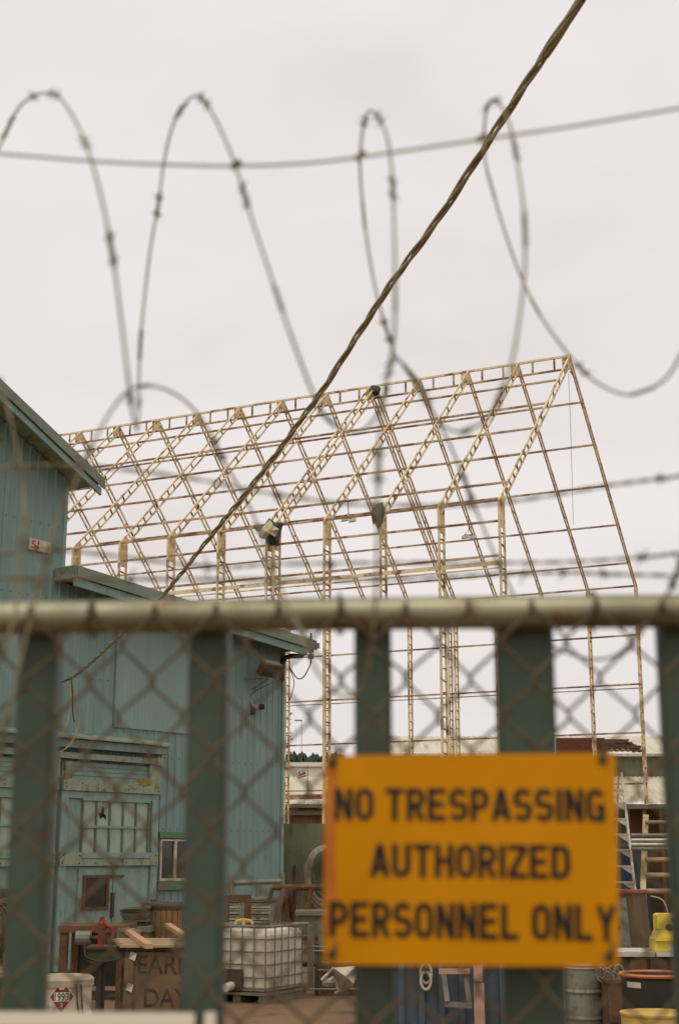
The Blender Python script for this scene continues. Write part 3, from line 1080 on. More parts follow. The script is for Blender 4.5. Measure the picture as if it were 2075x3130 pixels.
MB().tube(spline([wp(S_R - .12, pz - .55, .06), wp(S_R - .1, pz - .1, .08), wp(S_R + .05, pz + .02, .2), wp(S_R + .33, pz + .05, .25), wp(S_R + .42, pz + .22, .25), wp(S_R + .42, pz + .5, .25)], 6), .055, 8, True).build('pipe', M_blackp, pt_)
ip = wp(S_R + .62, pz + .2, .3)
for dz in (-.14, 0, .14):
    MB().tube([ip + UP * (dz - .05), ip + UP * (dz + .05)], .07, 8).build('insulator', M_blackp, pt_)
MB().tube([ip + UP * -.3, ip + UP * .4], .025, 6).build('insulator_rod', M_darkmetal, pt_)
MB().tube(spline([ip - UP * .3, ip - UP * .62 - EV * .25, ip - UP * .68 - EV * .5, ip - UP * .45 - EV * .78], 6), .014, 5).build('cord', M_blackp, pt_)
MB().tube(spline([ip - UP * .45 - EV * .78, ip - UP * .8 - EV * .6, ip - UP * 1.2 - EV * .75], 6), .010, 5).build('cord', M_blackp, pt_)

# ================================================================== twisted service cable
cpx = [(1385, -70), (1340, 0), (1200, 213), (1040, 463), (880, 690), (745, 900), (600, 1098), (490, 1235), (372, 1380), (270, 1476), (200, 1540), (164, 1567)]
we = wall_sz(164, 1567, .35)
Yend = wp(we[0], we[1], .35).y
Ytop = 7.2
tl = [0]
for a, b in zip(cpx, cpx[1:]):
    tl.append(tl[-1] + math.dist(a, b))
pts = []
for (x, y), d in zip(cpx, tl):
    f_ = d / tl[-1]
    pts.append(at(x, y, 1 / ((1 - f_) / Ytop + f_ / Yend)))
# continue past the frame to a pole top well behind the viewer
pts.insert(0, pts[0] + (pts[0] - pts[1]).normalized() * 9.0)
path = spline(pts, 40)
cb = thing('service_cable', 'thick twisted service cable running down to the blue workshop wall', 'cable', pts[-1])
acc = [0]
for a, b in zip(path, path[1:]):
    acc.append(acc[-1] + (b - a).length)
res = []
step = .03
jj = 0
d = 0
while d < acc[-1]:
    while jj < len(acc) - 2 and acc[jj + 1] < d:
        jj += 1
    t = (d - acc[jj]) / max(1e-6, acc[jj + 1] - acc[jj])
    res.append(path[jj].lerp(path[jj + 1], t))
    d += step
for st in range(3):
    q = []
    for i_, p in enumerate(res):
        t = (res[min(i_ + 1, len(res) - 1)] - res[max(i_ - 1, 0)]).normalized()
        u = t.cross(UP).normalized()
        v = t.cross(u)
        an = 2 * math.pi * (i_ * step / 1.45 + st / 3) + .35 * math.sin(i_ * .07)
        rr = .0185 if st else .0150
        q.append(p + (u * math.cos(an) + v * math.sin(an)) * rr)
    MB().tube(q, (.0120, .0135, .0120)[st], 8).build('strand', M_cable, cb, smooth=True)
# loose tails at the wall
e_ = pts[-1]
MB().tube([e_, wp(we[0] - .35, we[1] - .22, .02)], .02, 6).build('anchor_wire', M_darkmetal, cb)
MB().tube(spline([e_ + EV * .03, e_ - UP * .05, e_ - UP * .6 + EV * .01, e_ - UP * .95 - EV * .1, e_ - UP * 1.2 - EV * .45, e_ - UP * 1.3 - EV * .8 - NV * .3], 6), .016, 6).build('loose_end', M_cable, cb)
MB().tube(spline([e_ + EV * .03, e_ - UP * .1 + EV * .05, e_ - UP * .5 + EV * .16, e_ - UP * .9 + EV * .22, e_ - UP * 1.3 - EV * .05, e_ - UP * 1.5 - EV * .5 - NV * .3], 6), .015, 6).build('loose_end', M_cable, cb)
MB().tube(spline([e_ + EV * .02, e_ - UP * .3 + EV * .06, e_ - UP * .62 + EV * .09, e_ - UP * .8 + EV * .14], 6), .012, 6).build('loose_end', M_darkmetal, cb)

# ================================================================== far background
def conifer_mesh(h, rnd):
    mb = MB()
    layers = 11
    vs, fs = [], []
    for i in range(layers):
        z = h * (.12 + .86 * i / layers)
        R = h * .20 * (1 - i / layers) ** .6
        for j in range(9):
            a = 6.283 * j / 9 + rnd.uniform(-.3, .3)
            rr = R * rnd.uniform(.55, 1.15)
            d = Vector((math.cos(a), math.sin(a), 0))
            sd_ = Vector((-d.y, d.x, 0))
            p = Vector((0, 0, z + h * .05))
            tip = d * rr + Vector((0, 0, z - h * .04 + rnd.uniform(-.3, .3)))
            mid = d * rr * .55 + Vector((0, 0, z))
            o = len(vs)
            vs += [p, mid + sd_ * rr * .3, tip, mid - sd_ * rr * .3]
            fs += [(o, o + 1, o + 2), (o, o + 2, o + 3)]
    mb.add(vs, fs)
    return mb


rnd = random.Random(5)
protos = []
for i in range(3):
    me = conifer_mesh(14.0, rnd).mesh('crown')
    me.materials.append(M_conifer)
    tr_ = MB().tube([(0, 0, 0), (0, 0, 12.5)], [.3, .06], 7).mesh('trunk')
    tr_.materials.append(M_bark)
    protos.append((me, tr_))
tr_rnd = random.Random(21)
for i in range(34):
    x = 645 + i * 4.4 + tr_rnd.uniform(-1.5, 1.5)
    y = 1747 + tr_rnd.uniform(-8, 7) - (4 if x > 740 or 678 < x < 704 else 0)
    Y = 330 + (i * 37 % 23)
    top = at(x, y, Y)
    sc_ = top.z / 13.2
    t = thing('conifer_tree', 'dark conifer in the far row of trees above the white roof', 'tree', (top.x, top.y, 0), 'far conifers')
    for nm, me in (('crown', protos[i % 3][0]), ('trunk', protos[i % 3][1])):
        o = bpy.data.objects.new(nm, me)
        col.objects.link(o)
        o.parent = t
    t.scale = (sc_ * 1.15, sc_ * 1.15, sc_)
    t.rotation_euler = (0, 0, i * 1.3)

# tall bare snag
Ys = 150.0
sx = at(666, 1790, Ys)
stop = at(666, 1640, Ys)
t = thing('dead_tree', 'very thin tall snag with sparse tufts beside the corner of the blue workshop', 'tree', (sx.x, Ys, 0))
MB().tube([(sx.x, Ys, 0), (sx.x + .1, Ys, stop.z * .6), (stop.x, Ys, stop.z)], [.22, .16, .05], 6).build('trunk', M_bark, t)
mb = MB()
for zz in (1645, 1652, 1660, 1668, 1690, 1698, 1706, 1722, 1735, 1745):
    c = at(666 + rnd.uniform(-2, 2), zz, Ys)
    for j in range(7):
        a = rnd.uniform(0, 6.28)
        d = Vector((math.cos(a), math.sin(a), rnd.uniform(-.4, .2)))
        p = c + d * rnd.uniform(.1, .2)
        q = c + d * rnd.uniform(.3, .8)
        u = d.cross(UP).normalized() * .16
        mb.add([p, (p + q) / 2 + u, q, (p + q) / 2 - u], [(0, 1, 2, 3)])
mb.build('crown', M_conifer, t)


def pbox(x0, x1, y0, y1, Y, dep):
    """box whose front face fills the pixel rectangle at distance Y"""
    a, b = at(x0, y1, Y), at(x1, y0, Y)
    c, d = at(x1, y1, Y), at(x0, y0, Y)
    X0, X1 = (a.x + d.x) / 2, (b.x + c.x) / 2
    Z0, Z1 = (a.z + c.z) / 2, (b.z + d.z) / 2
    return (X0, Y, Z0), (X1, Y + dep, Z1)


# white hall far behind
lo, hi = pbox(560, 900, 1761, 1975, 118, 14)
wh = thing('white_hall', 'plain white flat-topped hall far behind the corrugated sheds', 'building', (lo[0], 118, 0))
MB().box((lo[0], 118, 0), (hi[0], 132, hi[2] - .35)).build('wall', M_farwhite, wh)
MB().box((lo[0] - .2, 117.8, hi[2] - .34), (hi[0] + .2, 132.2, hi[2])).build('parapet', M_farwhite, wh)

# street light pole beyond
t = thing('street_light', 'hair-thin far street light pole right of the rusty post', 'street light', at(697, 1975, 140))
pp = at(697, 1665, 140)
t.location = (pp.x, 140, 0)
MB().tube([(pp.x, 140, 0), (pp.x, 140, pp.z)], .03, 6).build('pole', M_grey, t)
MB().box((pp.x - .7, 139.9, pp.z - .02), (pp.x + .05, 140.1, pp.z + .1)).build('lamp_head', M_grey, t)

# flag
Yf = 97.0
fb = at(707, 1797, Yf)
ft_ = at(705, 1770, Yf)
fl = thing('flag', 'small red white and blue striped flag drooping before the white hall', 'flag', (fb.x, Yf, 0))
MB().tube([(fb.x + .12, Yf, 0), (fb.x + .1, Yf, at(703, 1768, Yf).z)], .035, 6).build('pole', M_grey, fl)
A, B_, C_, D_ = at(703, 1771, Yf), at(707, 1793, Yf), at(688, 1799, Yf), at(689, 1783, Yf)


def fpt(u, v):
    p = (A.lerp(D_, u)).lerp(B_.lerp(C_, u), v)
    return p + Vector((0, .18 * math.sin(u * 7 + v), 0))


for k in range(7):
    MB().sheet(lambda a, b, k=k: fpt(a, (k + b) / 7), 6, 1, Vector((0, .03, 0))).build('stripe', M_flagred if k % 2 == 0 else M_flagwhite, fl)
MB().sheet(lambda a, b: fpt(a * .75, b * .58) + Vector((0, -.05, 0)), 6, 2, Vector((0, .03, 0))).build('canton', M_flagblue, fl)
ms = MB()
for i in range(4):
    for j in range(4):
        p = fpt(.09 + .17 * i, .08 + .13 * j) + Vector((0, -.09, 0))
        ms.obox(p, Vector((.035, 0, 0)), Vector((0, .012, 0)), Vector((0, 0, .035)))
st_ = ms.build('star', M_flagwhite, fl)
st_['kind'] = 'stuff'

# long corrugated shed: wall, low lean-to roof, clerestory and upper roof
YS = 96.0
cs_ = thing('corrugated_shed', 'long rusty corrugated shed with a pale patched roof behind the steel skeleton', 'building', (12, YS, 0))


def corr(name, x0, x1, za, ya, zb, yb, m_, pitch=.18, amp=.035, sheetw=1.15, parent=None):
    """corrugated sheets from edge (za, ya) up to (zb, yb); each sheet a part"""
    x = x0
    k = 0
    while x < x1 - .01:
        e = min(x + sheetw, x1)
        n = max(2, int((e - x) / pitch) * 2)
        nrm = Vector((0, -(zb - za), (yb - ya))).normalized()
        if nrm.y > 0:
            nrm = -nrm
        dz = random.uniform(-.05, .05)
        of = .012 * (k % 2)

        def fn(a, b):
            p = Vector((x + (e - x) * a, ya + (yb - ya) * b, za + dz * (1 - b) + (zb - za) * b))
            return p + nrm * (amp * .5 * (1 + math.cos(math.pi * a * n)) + of)
        MB().sheet(fn, n, 1).build(name, m_, parent or cs_)
        x = e
        k += 1


zl0 = at(784, 1856, YS).z
zl1 = at(784, 1795, YS + 5).z
xa, xb = at(600, 1856, YS).x, at(1760, 1856, YS).x
corr('roof_sheet', xa, xb, zl0, YS - .5, zl1, YS + 5, M_corr, pitch=.30, amp=.06, sheetw=1.6)
MB().box((xa, YS - .45, zl0 - .28), (xb, YS - .3, zl0 - .05)).build('eave_beam', M_greywood, cs_)
MB().box((xa, YS - .1, zl0 - .75), (xb, YS + .1, zl0 - .45)).build('eave_beam', M_greywood, cs_)
corr('wall_sheet', xa, xb, 0, YS + .3, zl0 - .1, YS + .3, M_rustwall, pitch=.4, amp=.05, sheetw=2.2)
zu0 = at(1480, 1741, YS + 5.2).z
xu = at(890, 1740, YS + 5.2).x
corr('clerestory_sheet', xu, xb, zl1 - .1, YS + 5.2, zu0, YS + 5.2, M_corrgreen, pitch=.4, amp=.06, sheetw=1.6)
zu1 = at(1480, 1702, YS + 11).z
corr('roof_sheet', xu - .4, xb, zu0, YS + 4.7, zu1, YS + 11, M_corr, pitch=.34, amp=.07, sheetw=1.6)
MB().box((xu - .4, YS + 4.55, zu0 - .22), (xb, YS + 4.68, zu0 - .02)).build('eave_beam', M_corr, cs_)
MB().box((xa, YS + .6, 0), (xb, YS + 16, zl0 - .8)).build('rear_wall', M_rustwall, cs_)
# stripped shingle patch and broken rafters near the brick wall
sh0 = at(1385, 1731, YS + 5.5)
for r_ in range(5):
    for c in range(9 - r_):
        x = at(1388 + c * 11 + r_ * 2, 1735 - r_ * 6.0, YS + 5 + r_ * .7)
        MB().box((x.x, x.y, x.z), (x.x + .36 + random.uniform(-.08, .05), x.y + .75, x.z + .12)).build('shingle', M_shingle, cs_)
for (x0, y0, x1, y1) in ((1392, 1716, 1422, 1712), (1440, 1711, 1462, 1720), (1420, 1722, 1480, 1724)):
    MB().beam(at(x0, y0, YS + 6), at(x1, y1, YS + 6.6), .12, .12).build('broken_rafter', M_shingle, cs_)

# brick wall standing in front of the upper roof
YB = 94.0
lo, hi = pbox(1288, 1399, 1704, 1860, YB, .8)
bw = thing('brick_chimney', 'broad red brick chimney stack beside the pale shed roof', 'chimney', (lo[0], YB, 0))
MB().box((lo[0] + .02, YB + .02, 0), (hi[0] - .02, YB + .78, hi[2] - .02)).build('core', M_mortar, bw)
bh = .105
rows = 15
nbx = 13
bwid = (hi[0] - lo[0]) / nbx
bme = MB().box((-bwid / 2 + .012, -.03, -bh / 2 + .010), (bwid / 2 - .012, .03, bh / 2 - .010)).mesh('brick')
bme.materials.append(M_brick)
for r_ in range(rows):
    for c in range(nbx):
        x = lo[0] + bwid * (c + .5 + (.5 if r_ % 2 else 0))
        if x + bwid / 2 > hi[0] + .02:
            continue
        inst('brick', bme, bw, Matrix.Translation(Vector((x, YB + random.uniform(-.012, .012), hi[2] - bh * (r_ + .5)))))

# ================================================================== yard behind the gate
# --- green plywood wall with hoses
lo, hi = pbox(653, 860, 1905, 1975, 33.0, .1)
gw = thing('plywood_screen', 'tall mossy green plywood screen next to the blue corner', 'screen', (lo[0], 33, 0))
x = lo[0]
k = 0
while x < hi[0]:
    MB().box((x, 33 + .02 * (k % 2), 0), (min(x + 1.2, hi[0]) - .012, 33.06 + .02 * (k % 2), hi[2] + random.uniform(-.04, .04))).build('panel', M_greenply, gw)
    x += 1.2
    k += 1
MB().box((lo[0], 33.09, hi[2] - .4), (hi[0], 33.16, hi[2] - .3)).build('batten', M_greywood, gw)
MB().box((at(677, 2000, 32.9).x, 32.93, .8), (at(683, 2000, 32.9).x, 32.99, hi[2] - .9)).build('batten', M_darkmetal, gw)


def coil(name, label, cx, cy, rx, ry, Y, m_, r, n, droop=0, cat='hose', sub=None):
    c = at(cx, cy, Y)
    t = thing(name, label, cat, c)
    k = Y / F
    for i in range(n):
        pts_ = []
        ox, oz = random.uniform(-.03, .03), random.uniform(-.05, .05)
        fx, fz = 1 - .09 * i + random.uniform(-.03, .03), 1 - .06 * i + random.uniform(-.04, .03)
        for j in range(33):
            a = 2 * math.pi * j / 32 + i
            z = math.sin(a) * ry * k * fz + oz
            if z < 0:
                z *= 1 + droop * random.Random(i).uniform(.3, 1)
            pts_.append(c + Vector((math.cos(a) * rx * k * fx + ox, -r * 2 * i - .004 * j / 32, z)))
        MB().tube(pts_, r, 7).build('loop', (sub or m_) if i == n - 1 else m_, t, smooth=True)
    MB().tube([c + Vector((0, .02, ry * k * .86)), c + Vector((0, -r * 2 * n - .1, ry * k * .86))], .03, 6).build('hook', M_darkmetal, t)
    return t


coil('hose_coil', 'dusty pink hose coil hung on the green plywood screen', 752, 2022, 44, 62, 32.7, M_hose, .045, 5, .25, sub=M_hosegreen)
coil('cable_coil', 'brown cable coil hanging at the far left edge of the yard', 4, 2145, 32, 60, 19.5, M_hosebrown, .022, 8, .3, cat='cable')


def r4p(x, y):
    return crop(x, y, 0, 2400, 1.568)


def r5p(x, y):
    return crop(x, y, 640, 2350, 3.6375)


# --- IBC tote
T0 = 22.0
corner = at(615.6, 2200, T0 - .35)
corner = Vector((corner.x, corner.y, 0))
an_ = math.radians(28)
u1 = Vector((math.cos(an_), -math.sin(an_), 0))           # along the wide face, towards the near corner
u2 = Vector((math.sin(an_), math.cos(an_), 0))            # along the side face, away
tote = thing('bulk_liquid_tote', 'white plastic tote in a square wire cage on a pallet', 'tote', corner)
tw, td = 1.0, 1.2
th0 = .14
O = corner - u1 * tw


def tp(a, b, z):
    return O + u1 * a + u2 * b + UP * z


z_hi = at(620, 2143, T0).z
z_lo = .16
zz1 = z_hi - .02
prof = []
mb = MB()
for (z, ins) in ((z_lo, .06), (z_lo + .06, .02), (zz1 - .08, .02), (zz1 - .02, .06), (zz1, .14)):
    ring = []
    rr = .12
    for (cx, cy, a0) in ((ins + rr, ins + rr, math.pi), (tw - ins - rr, ins + rr, 1.5 * math.pi), (tw - ins - rr, td - ins - rr, 0), (ins + rr, td - ins - rr, .5 * math.pi)):
        for j in range(5):
            a = a0 + j * math.pi / 8
            ring.append(tp(cx + rr * math.cos(a), cy + rr * math.sin(a), z))
    prof.append(ring)
n = len(prof[0])
vs = [p for r_ in prof for p in r_]
fs = [(i * n + j, i * n + (j + 1) % n, (i + 1) * n + (j + 1) % n, (i + 1) * n + j) for i in range(len(prof) - 1) for j in range(n)]
fs += [tuple(range(n - 1, -1, -1)), tuple((len(prof) - 1) * n + j for j in range(n))]
mb.add(vs, fs)
tank = mb.build('tank', M_plastic, tote)
zc = z_lo + .02
rows_z = [zc + (z_hi + .03 - zc) * j / 5 for j in range(6)]
for z in rows_z:
    mm = MB()
    rr_ = .013 if z < rows_z[-1] else .024
    mm.tube([tp(-.01, -.01, z), tp(tw + .01, -.01, z), tp(tw + .01, td + .01, z), tp(-.01, td + .01, z), tp(-.01, -.011, z)], rr_, 6)
    mm.build('cage_hoop', M_cage, tote)
for j in range(6):
    MB().tube([tp(tw * j / 5, -.025, zc), tp(tw * j / 5, -.025, z_hi + .03)], .012, 6).build('cage_bar', M_cage, tote)
for j in range(1, 7):
    for a in (tw + .025, -.025):
        MB().tube([tp(a, td * j / 6, zc), tp(a, td * j / 6, z_hi + .03)], .012, 6).build('cage_bar', M_cage, tote)
MB().obox(tp(.38, -.035, .34), u1 * .24, u2 * .02, UP * .13).build('valve_recess', M_darkmetal, tote)
MB().tube([tp(.45, -.06, .24), tp(.45, -.24, .22)], .06, 10).build('valve', M_plastic, tote)
mm = MB()
mm.obox(tp(tw / 2, td / 2, .13), u1 * .52, u2 * .62, UP * .02)
plt = mm.build('pallet_deck', M_greywood, tote)
for a in (.06, .5, .94):
    MB().obox(tp(a * tw, td / 2, .055), u1 * .06, u2 * .6, UP * .055).build('pallet_runner', M_greywood, tote)
MB().tube([tp(.55, .5, zz1), tp(.55, .5, zz1 + .05)], .12, 14).build('fill_cap', M_blackp, tote)
# yellow strap handle on top
yc = tp(.42, .3, z_hi + .055)
yh = thing('yellow_pipe', 'bent yellow pipe with a short stem lying on top of the white tote', 'pipe', yc)
MB().tube(spline([yc + Vector((-.13, 0, -.02)), yc + Vector((-.10, 0, .035)), yc + Vector((0, 0, .05)), yc + Vector((.10, 0, .035)), yc + Vector((.14, 0, -.01))], 5), .022, 8).build('grip', M_yellowold, yh, smooth=True)
MB().tube([yc + Vector((0, 0, .05)), yc + Vector((0, 0, -.02))], .025, 8).build('stem', M_yellowold, yh)

# --- stack of pale metal cases behind the tote
for i, (y0, y1) in enumerate(((1435, 1490), (1492, 1555), (1557, 1618), (1620, 1690), (1692, 1752))):
    x0, yy0 = r5p(120, y0)
    x1, yy1 = r5p(690 if i == 0 else 660, y1)
    lo, hi = pbox(x0, x1, yy0, yy1, 25.2 + .03 * (i % 2), .5)
    t = thing('metal_case', ('topmost pale grey case, longer than those below', 'second pale case from the top of the stack behind the tote', 'third pale case from the top, middle of the stack', 'fourth pale case from the top of the stack behind the tote', 'lowest brownish case of the stack behind the tote')[i], 'case', (lo[0], lo[1], lo[2] if i < 4 else 0), 'pale cases stacked behind the tote')
    bz = lo[2] + .012 if i < 4 else lo[2] + .012
    MB().box((lo[0], lo[1], bz), hi).build('body', M_grey if i in (0, 4) else M_white, t)
    MB().box((lo[0] - .01, lo[1] - .012, hi[2] - .04), (hi[0] + .01, hi[1] + .01, hi[2] - .008)).build('lid', M_grey, t)
    if 0 < i < 4:
        for xx in (.34, .58):
            q = lo[0] + (hi[0] - lo[0]) * xx
            MB().box((q, lo[1] - .008, bz + .05), (q + .13, lo[1] - .002, hi[2] - .06)).build('yellow_tag', M_yellowold, t)
        for xx in (.74, .79):
            q = lo[0] + (hi[0] - lo[0]) * xx
            MB().box((q, lo[1] - .02, bz + .03), (q + .03, lo[1] - .002, hi[2] - .05)).build('latch', M_darkmetal, t)
lo, hi = pbox(r5p(120, 0)[0], r5p(660, 0)[0], 2180, 2200, 25.1, .55)
t = thing('case_stand', 'low dark stand hidden under the pale case stack', 'stand', (lo[0], 25.1, 0))
zst = at(560, r5p(0, 1752)[1], 25.2).z
MB().box((lo[0], 25.1, zst - .06), (hi[0], 25.7, zst)).build('top', M_darkmetal, t)
for xx in (lo[0] + .04, hi[0] - .04):
    for yy in (25.14, 25.66):
        MB().box((xx - .03, yy - .03, 0), (xx + .03, yy + .03, zst - .06)).build('leg', M_darkmetal, t)

# --- rusty portal of angle steel
Yp = 24.2
lo, hi = pbox(*[r5p(150, 0)[0], r5p(460, 0)[0]], r5p(0, 1400)[1], 2190, Yp, .12)
t = thing('steel_portal', 'rusty upside-down U of heavy angle steel behind the tote', 'steel frame', (lo[0], Yp, 0))
MB().box((lo[0], Yp, hi[2] - .1), (hi[0], Yp + .12, hi[2])).build('crossbar', M_rustmetal, t)
MB().box((lo[0], Yp + .004, 0), (lo[0] + .1, Yp + .116, hi[2] - .1)).build('leg', M_rustmetal, t)
MB().box((hi[0] - .1, Yp + .004, 0), (hi[0], Yp + .116, hi[2] - .1)).build('leg', M_rustmetal, t)
MB().box((hi[0] - .19, Yp + .02, 0), (hi[0] - .105, Yp + .1, hi[2] - .1)).build('leg', M_grey, t)

# --- pipe rails and sawhorse frames between the tote and the screen
def frame_of(name, label, cat, Y, bars, m_, r=.035):
    base = at(bars[0][0][0], bars[0][0][1], Y)
    t = thing(name, label, cat, (base.x, Y, 0))
    for nm, pix in bars:
        pass
    return t


def pipes(name, label, cat, Y, bars, m_):
    first = at(*bars[0][1], Y)
    t = thing(name, label, cat, (first.x, Y, 0))
    for b in bars:
        nm, p, q, r = b[:4]
        dy = b[4] if len(b) > 4 else (0, 0)
        P, Q = at(*p, Y + dy[0]), at(*q, Y + dy[1])
        if Q.z < .3:
            Q = P + (Q - P) * (P.z / (P.z - Q.z))
        MB().tube([P, Q], r, 8).build(nm, m_, t)
    return t


G = lambda x, y: r5p(x, y)
pipes('wall_bench', 'grey trestle rail standing close to the blue wall behind the cases', 'trestle', 27.0, [
    ('top_rail', G(270, 1268), G(820, 1248), .05), ('post', G(232, 1185), G(258, 1800), .05), ('post', G(805, 1155), G(830, 1800), .05),
    ('post', G(260, 1185), G(285, 1500), .035), ('leg', G(530, 1275), G(545, 1700), .035), ('leg', G(555, 1275), G(590, 1700), .035)], M_grey)
pipes('pipe_sawhorse', 'brown pipe sawhorse with splayed legs in front of the plywood screen', 'sawhorse', 24.6, [
    ('top_rail', G(700, 1318), G(1330, 1312), .05), ('leg', G(830, 1330), G(720, 1780), .05, (0, -.4)), ('leg', G(830, 1330), G(850, 1900), .065, (0, .2)),
    ('leg', G(700, 1325), G(660, 1500), .035), ('brace', G(660, 1480), G(830, 1450), .03), ('leg', G(1010, 1330), G(975, 1560), .03), ('leg', G(1130, 1330), G(1080, 1580), .05),
    ('leg', G(900, 1330), G(930, 1900), .04, (0, .4)), ('leg', G(1300, 1330), G(1320, 1950), .05)], M_rustmetal)
lo, hi = pbox(*[G(950, 0)[0], G(1420, 0)[0]], G(0, 1580)[1], 2290, 23.8, .7)
t = thing('work_bench', 'weathered timber bench with open shelf right of the tote', 'bench', (lo[0], 23.8, 0))
MB().box((lo[0], 23.8, hi[2] - .07), (hi[0], 24.5, hi[2])).build('top', M_greywood, t)
MB().box((lo[0] + .05, 23.86, hi[2] - .2), (hi[0] - .05, 23.9, hi[2] - .075)).build('apron', M_greywood, t)
for xx in (.03, .3, .55, .95):
    q = lo[0] + (hi[0] - lo[0]) * xx
    MB().box((q, 23.83, 0), (q + .1, 23.93, hi[2] - .21)).build('leg', M_greywood, t)
for zz in (.35, .75):
    MB().box((lo[0] + .02, 23.95, zz), (hi[0] - .02, 24.4, zz + .05)).build('shelf', M_darkmetal, t)
# rack of rods with their ends sticking out
t = thing('rod_rack', 'dark rack with steel rods sticking out between tote and yellow sign', 'rack', (at(735, 2300, 22.9).x, 22.9, 0))
xr0, xr1 = at(712, 2200, 22.9).x, at(1010, 2200, 22.9).x
for zz, l in ((2186, 0), (2196, .02), (2222, .3), (2240, .25), (2260, .3), (2284, .1)):
    p = at(705, zz, 22.9)
    MB().tube([(xr0 - .1 + l, 22.85, p.z), (xr1, 22.85, p.z)], .014, 6).build('rod', M_grey, t)
MB().box((xr0 + .18, 22.95, 0), (xr1, 23.4, at(705, 2190, 22.9).z - .06)).build('bin', M_rustmetal, t)
MB().box((xr0 + .10, 22.9, 0), (xr0 + .17, 22.98, at(705, 2180, 22.9).z)).build('upright', M_darkmetal, t)

# --- crumpled white scrap
Yw = 20.5
C2 = lambda x, y: crop(x, y, 650, 2650, 2.24)
t = thing('scrap_panel', 'crumpled white sheet metal panel lying under the yellow sign', 'scrap', at(780, 2270, Yw))
out = [(825, 690), (975, 680), (985, 740), (965, 800), (875, 850), (845, 790)]
P = [at(*C2(*p), Yw + .12 * ((i * 7) % 3 - 1)) for i, p in enumerate(out)]
ctr = sum(P, Vector()) / len(P) + Vector((0, -.22, 0.03))
mb = MB()
mb.add(P + [ctr], [(i, (i + 1) % len(P), len(P)) for i in range(len(P))])
mb.add([p + Vector((0, .025, 0)) for p in P + [ctr]], [((i + 1) % len(P), i, len(P)) for i in range(len(P))])
mb.build('sheet', M_white, t)
for (p, q, r) in (((745, 775), (830, 690), .022), ((770, 800), (830, 755), .03), ((835, 865), (960, 815), .02), ((830, 765), (860, 845), .018)):
    MB().tube([at(*C2(*p), Yw), at(*C2(*q), Yw)], r, 7).build('tube', M_white, t)
MB().lathe([(.02, -.01), (.09, 0), (.1, .05), (.05, .08)], at(*C2(795, 815), Yw), 12).build('cap', M_grey, t)

# --- blue skip, door frame, pink board, hose loop, grey can below the sign
lo, hi = pbox(905, 1185, 2215, 2365, 18.2, 1.6)
t = thing('blue_skip', 'scuffed dark blue steel skip behind the lower edge of the yellow sign', 'skip', (lo[0], 18.2, 0))
MB().box((lo[0], 18.2, 0.06), (hi[0], 19.8, hi[2])).build('body', M_blue, t)
for i in range(6):
    q = lo[0] + (hi[0] - lo[0]) * (i + .3) / 6
    MB().box((q, 18.13, .06), (q + .07, 18.2, hi[2])).build('rib', M_blue, t)
MB().box((lo[0] - .04, 18.12, hi[2]), (hi[0] + .04, 19.88, hi[2] + .08)).build('rim', M_blue, t)
C3 = lambda x, y: crop(x, y, 1350, 2650, 2.163)
q0, q1 = at(*C3(0, 690), 17.95), at(*C3(200, 920), 17.95)
t = thing('steel_door_frame', 'pale bent steel door frame leaning against the blue skip', 'frame', (q0.x, 17.95, q1.z))
for nm, a, b in (('jamb', (10, 690), (35, 890)), ('jamb', (155, 690), (180, 910)), ('head', (-20, 690), (185, 690)), ('sill', (20, 905), (200, 918))):
    MB().beam(at(*C3(*a), 17.95), at(*C3(*b), 17.9), .06, .06, up=Vector((0, 1, 0))).build(nm, M_pink if nm == 'head' else M_grey, t)
lo, hi = pbox(C3(212, 0)[0], C3(280, 0)[0], C3(0, 768)[1], C3(0, 958)[1], 17.8, .05)
t = thing('pink_board', 'narrow faded pink board standing upright before the blue skip', 'board', (lo[0], 17.8, 0))
MB().box((lo[0], 17.8, 0), (hi[0], 17.84, hi[2])).build('panel', M_pink, t)
lo2, hi2 = pbox(C3(210, 0)[0], C3(268, 0)[0], C3(0, 650)[1], C3(0, 742)[1], 17.8, .05)
MB().box((lo2[0], 17.8, hi[2] + .02), (hi2[0], 17.84, hi2[2])).build('panel', M_pink, t)
MB().box((lo2[0] + .01, 17.845, 0), (lo2[0] + .05, 17.88, hi2[2] - .02)).build('batten', M_rustmetal, t)
coil('rope_loop', 'loop of tan rope hanging on the blue skip', 983, 2255, 12, 20, 18.05, M_cloth, .018, 2, 0, cat='rope')
# grey ribbed can
gc = at(1350, 2365, 17.2)
t = thing('grey_can', 'dull grey ribbed metal can standing under the right end of the sign', 'can', (gc.x, 17.2, 0))
R_ = .212
zt_c = at(1350, 2232, 17.2).z
prof = [(R_ * .96, 0.0), (R_, .02)]
for z in (zt_c * .34, zt_c * .68):
    prof += [(R_, z - .03), (R_ + .014, z), (R_, z + .03)]
prof += [(R_, zt_c - .03), (R_ + .012, zt_c - .015), (R_, zt_c)]
MB().lathe(prof, (gc.x, 17.2, 0), 26).build('body', M_grey, t, smooth=False)
MB().lathe([(R_ * .9, zt_c + .002), (R_ * .92, zt_c + .02), (R_ * .5, zt_c + .04)], (gc.x, 17.2, 0), 26).build('lid', M_grey, t)
MB().tube(spline([(gc.x + R_ + .01, 17.15, zt_c * .66), (gc.x + R_ + .05, 17.1, zt_c * .6), (gc.x + R_ + .05, 17.1, zt_c * .5), (gc.x + R_ + .01, 17.15, zt_c * .45)], 4), .012, 6).build('handle', M_white, t)
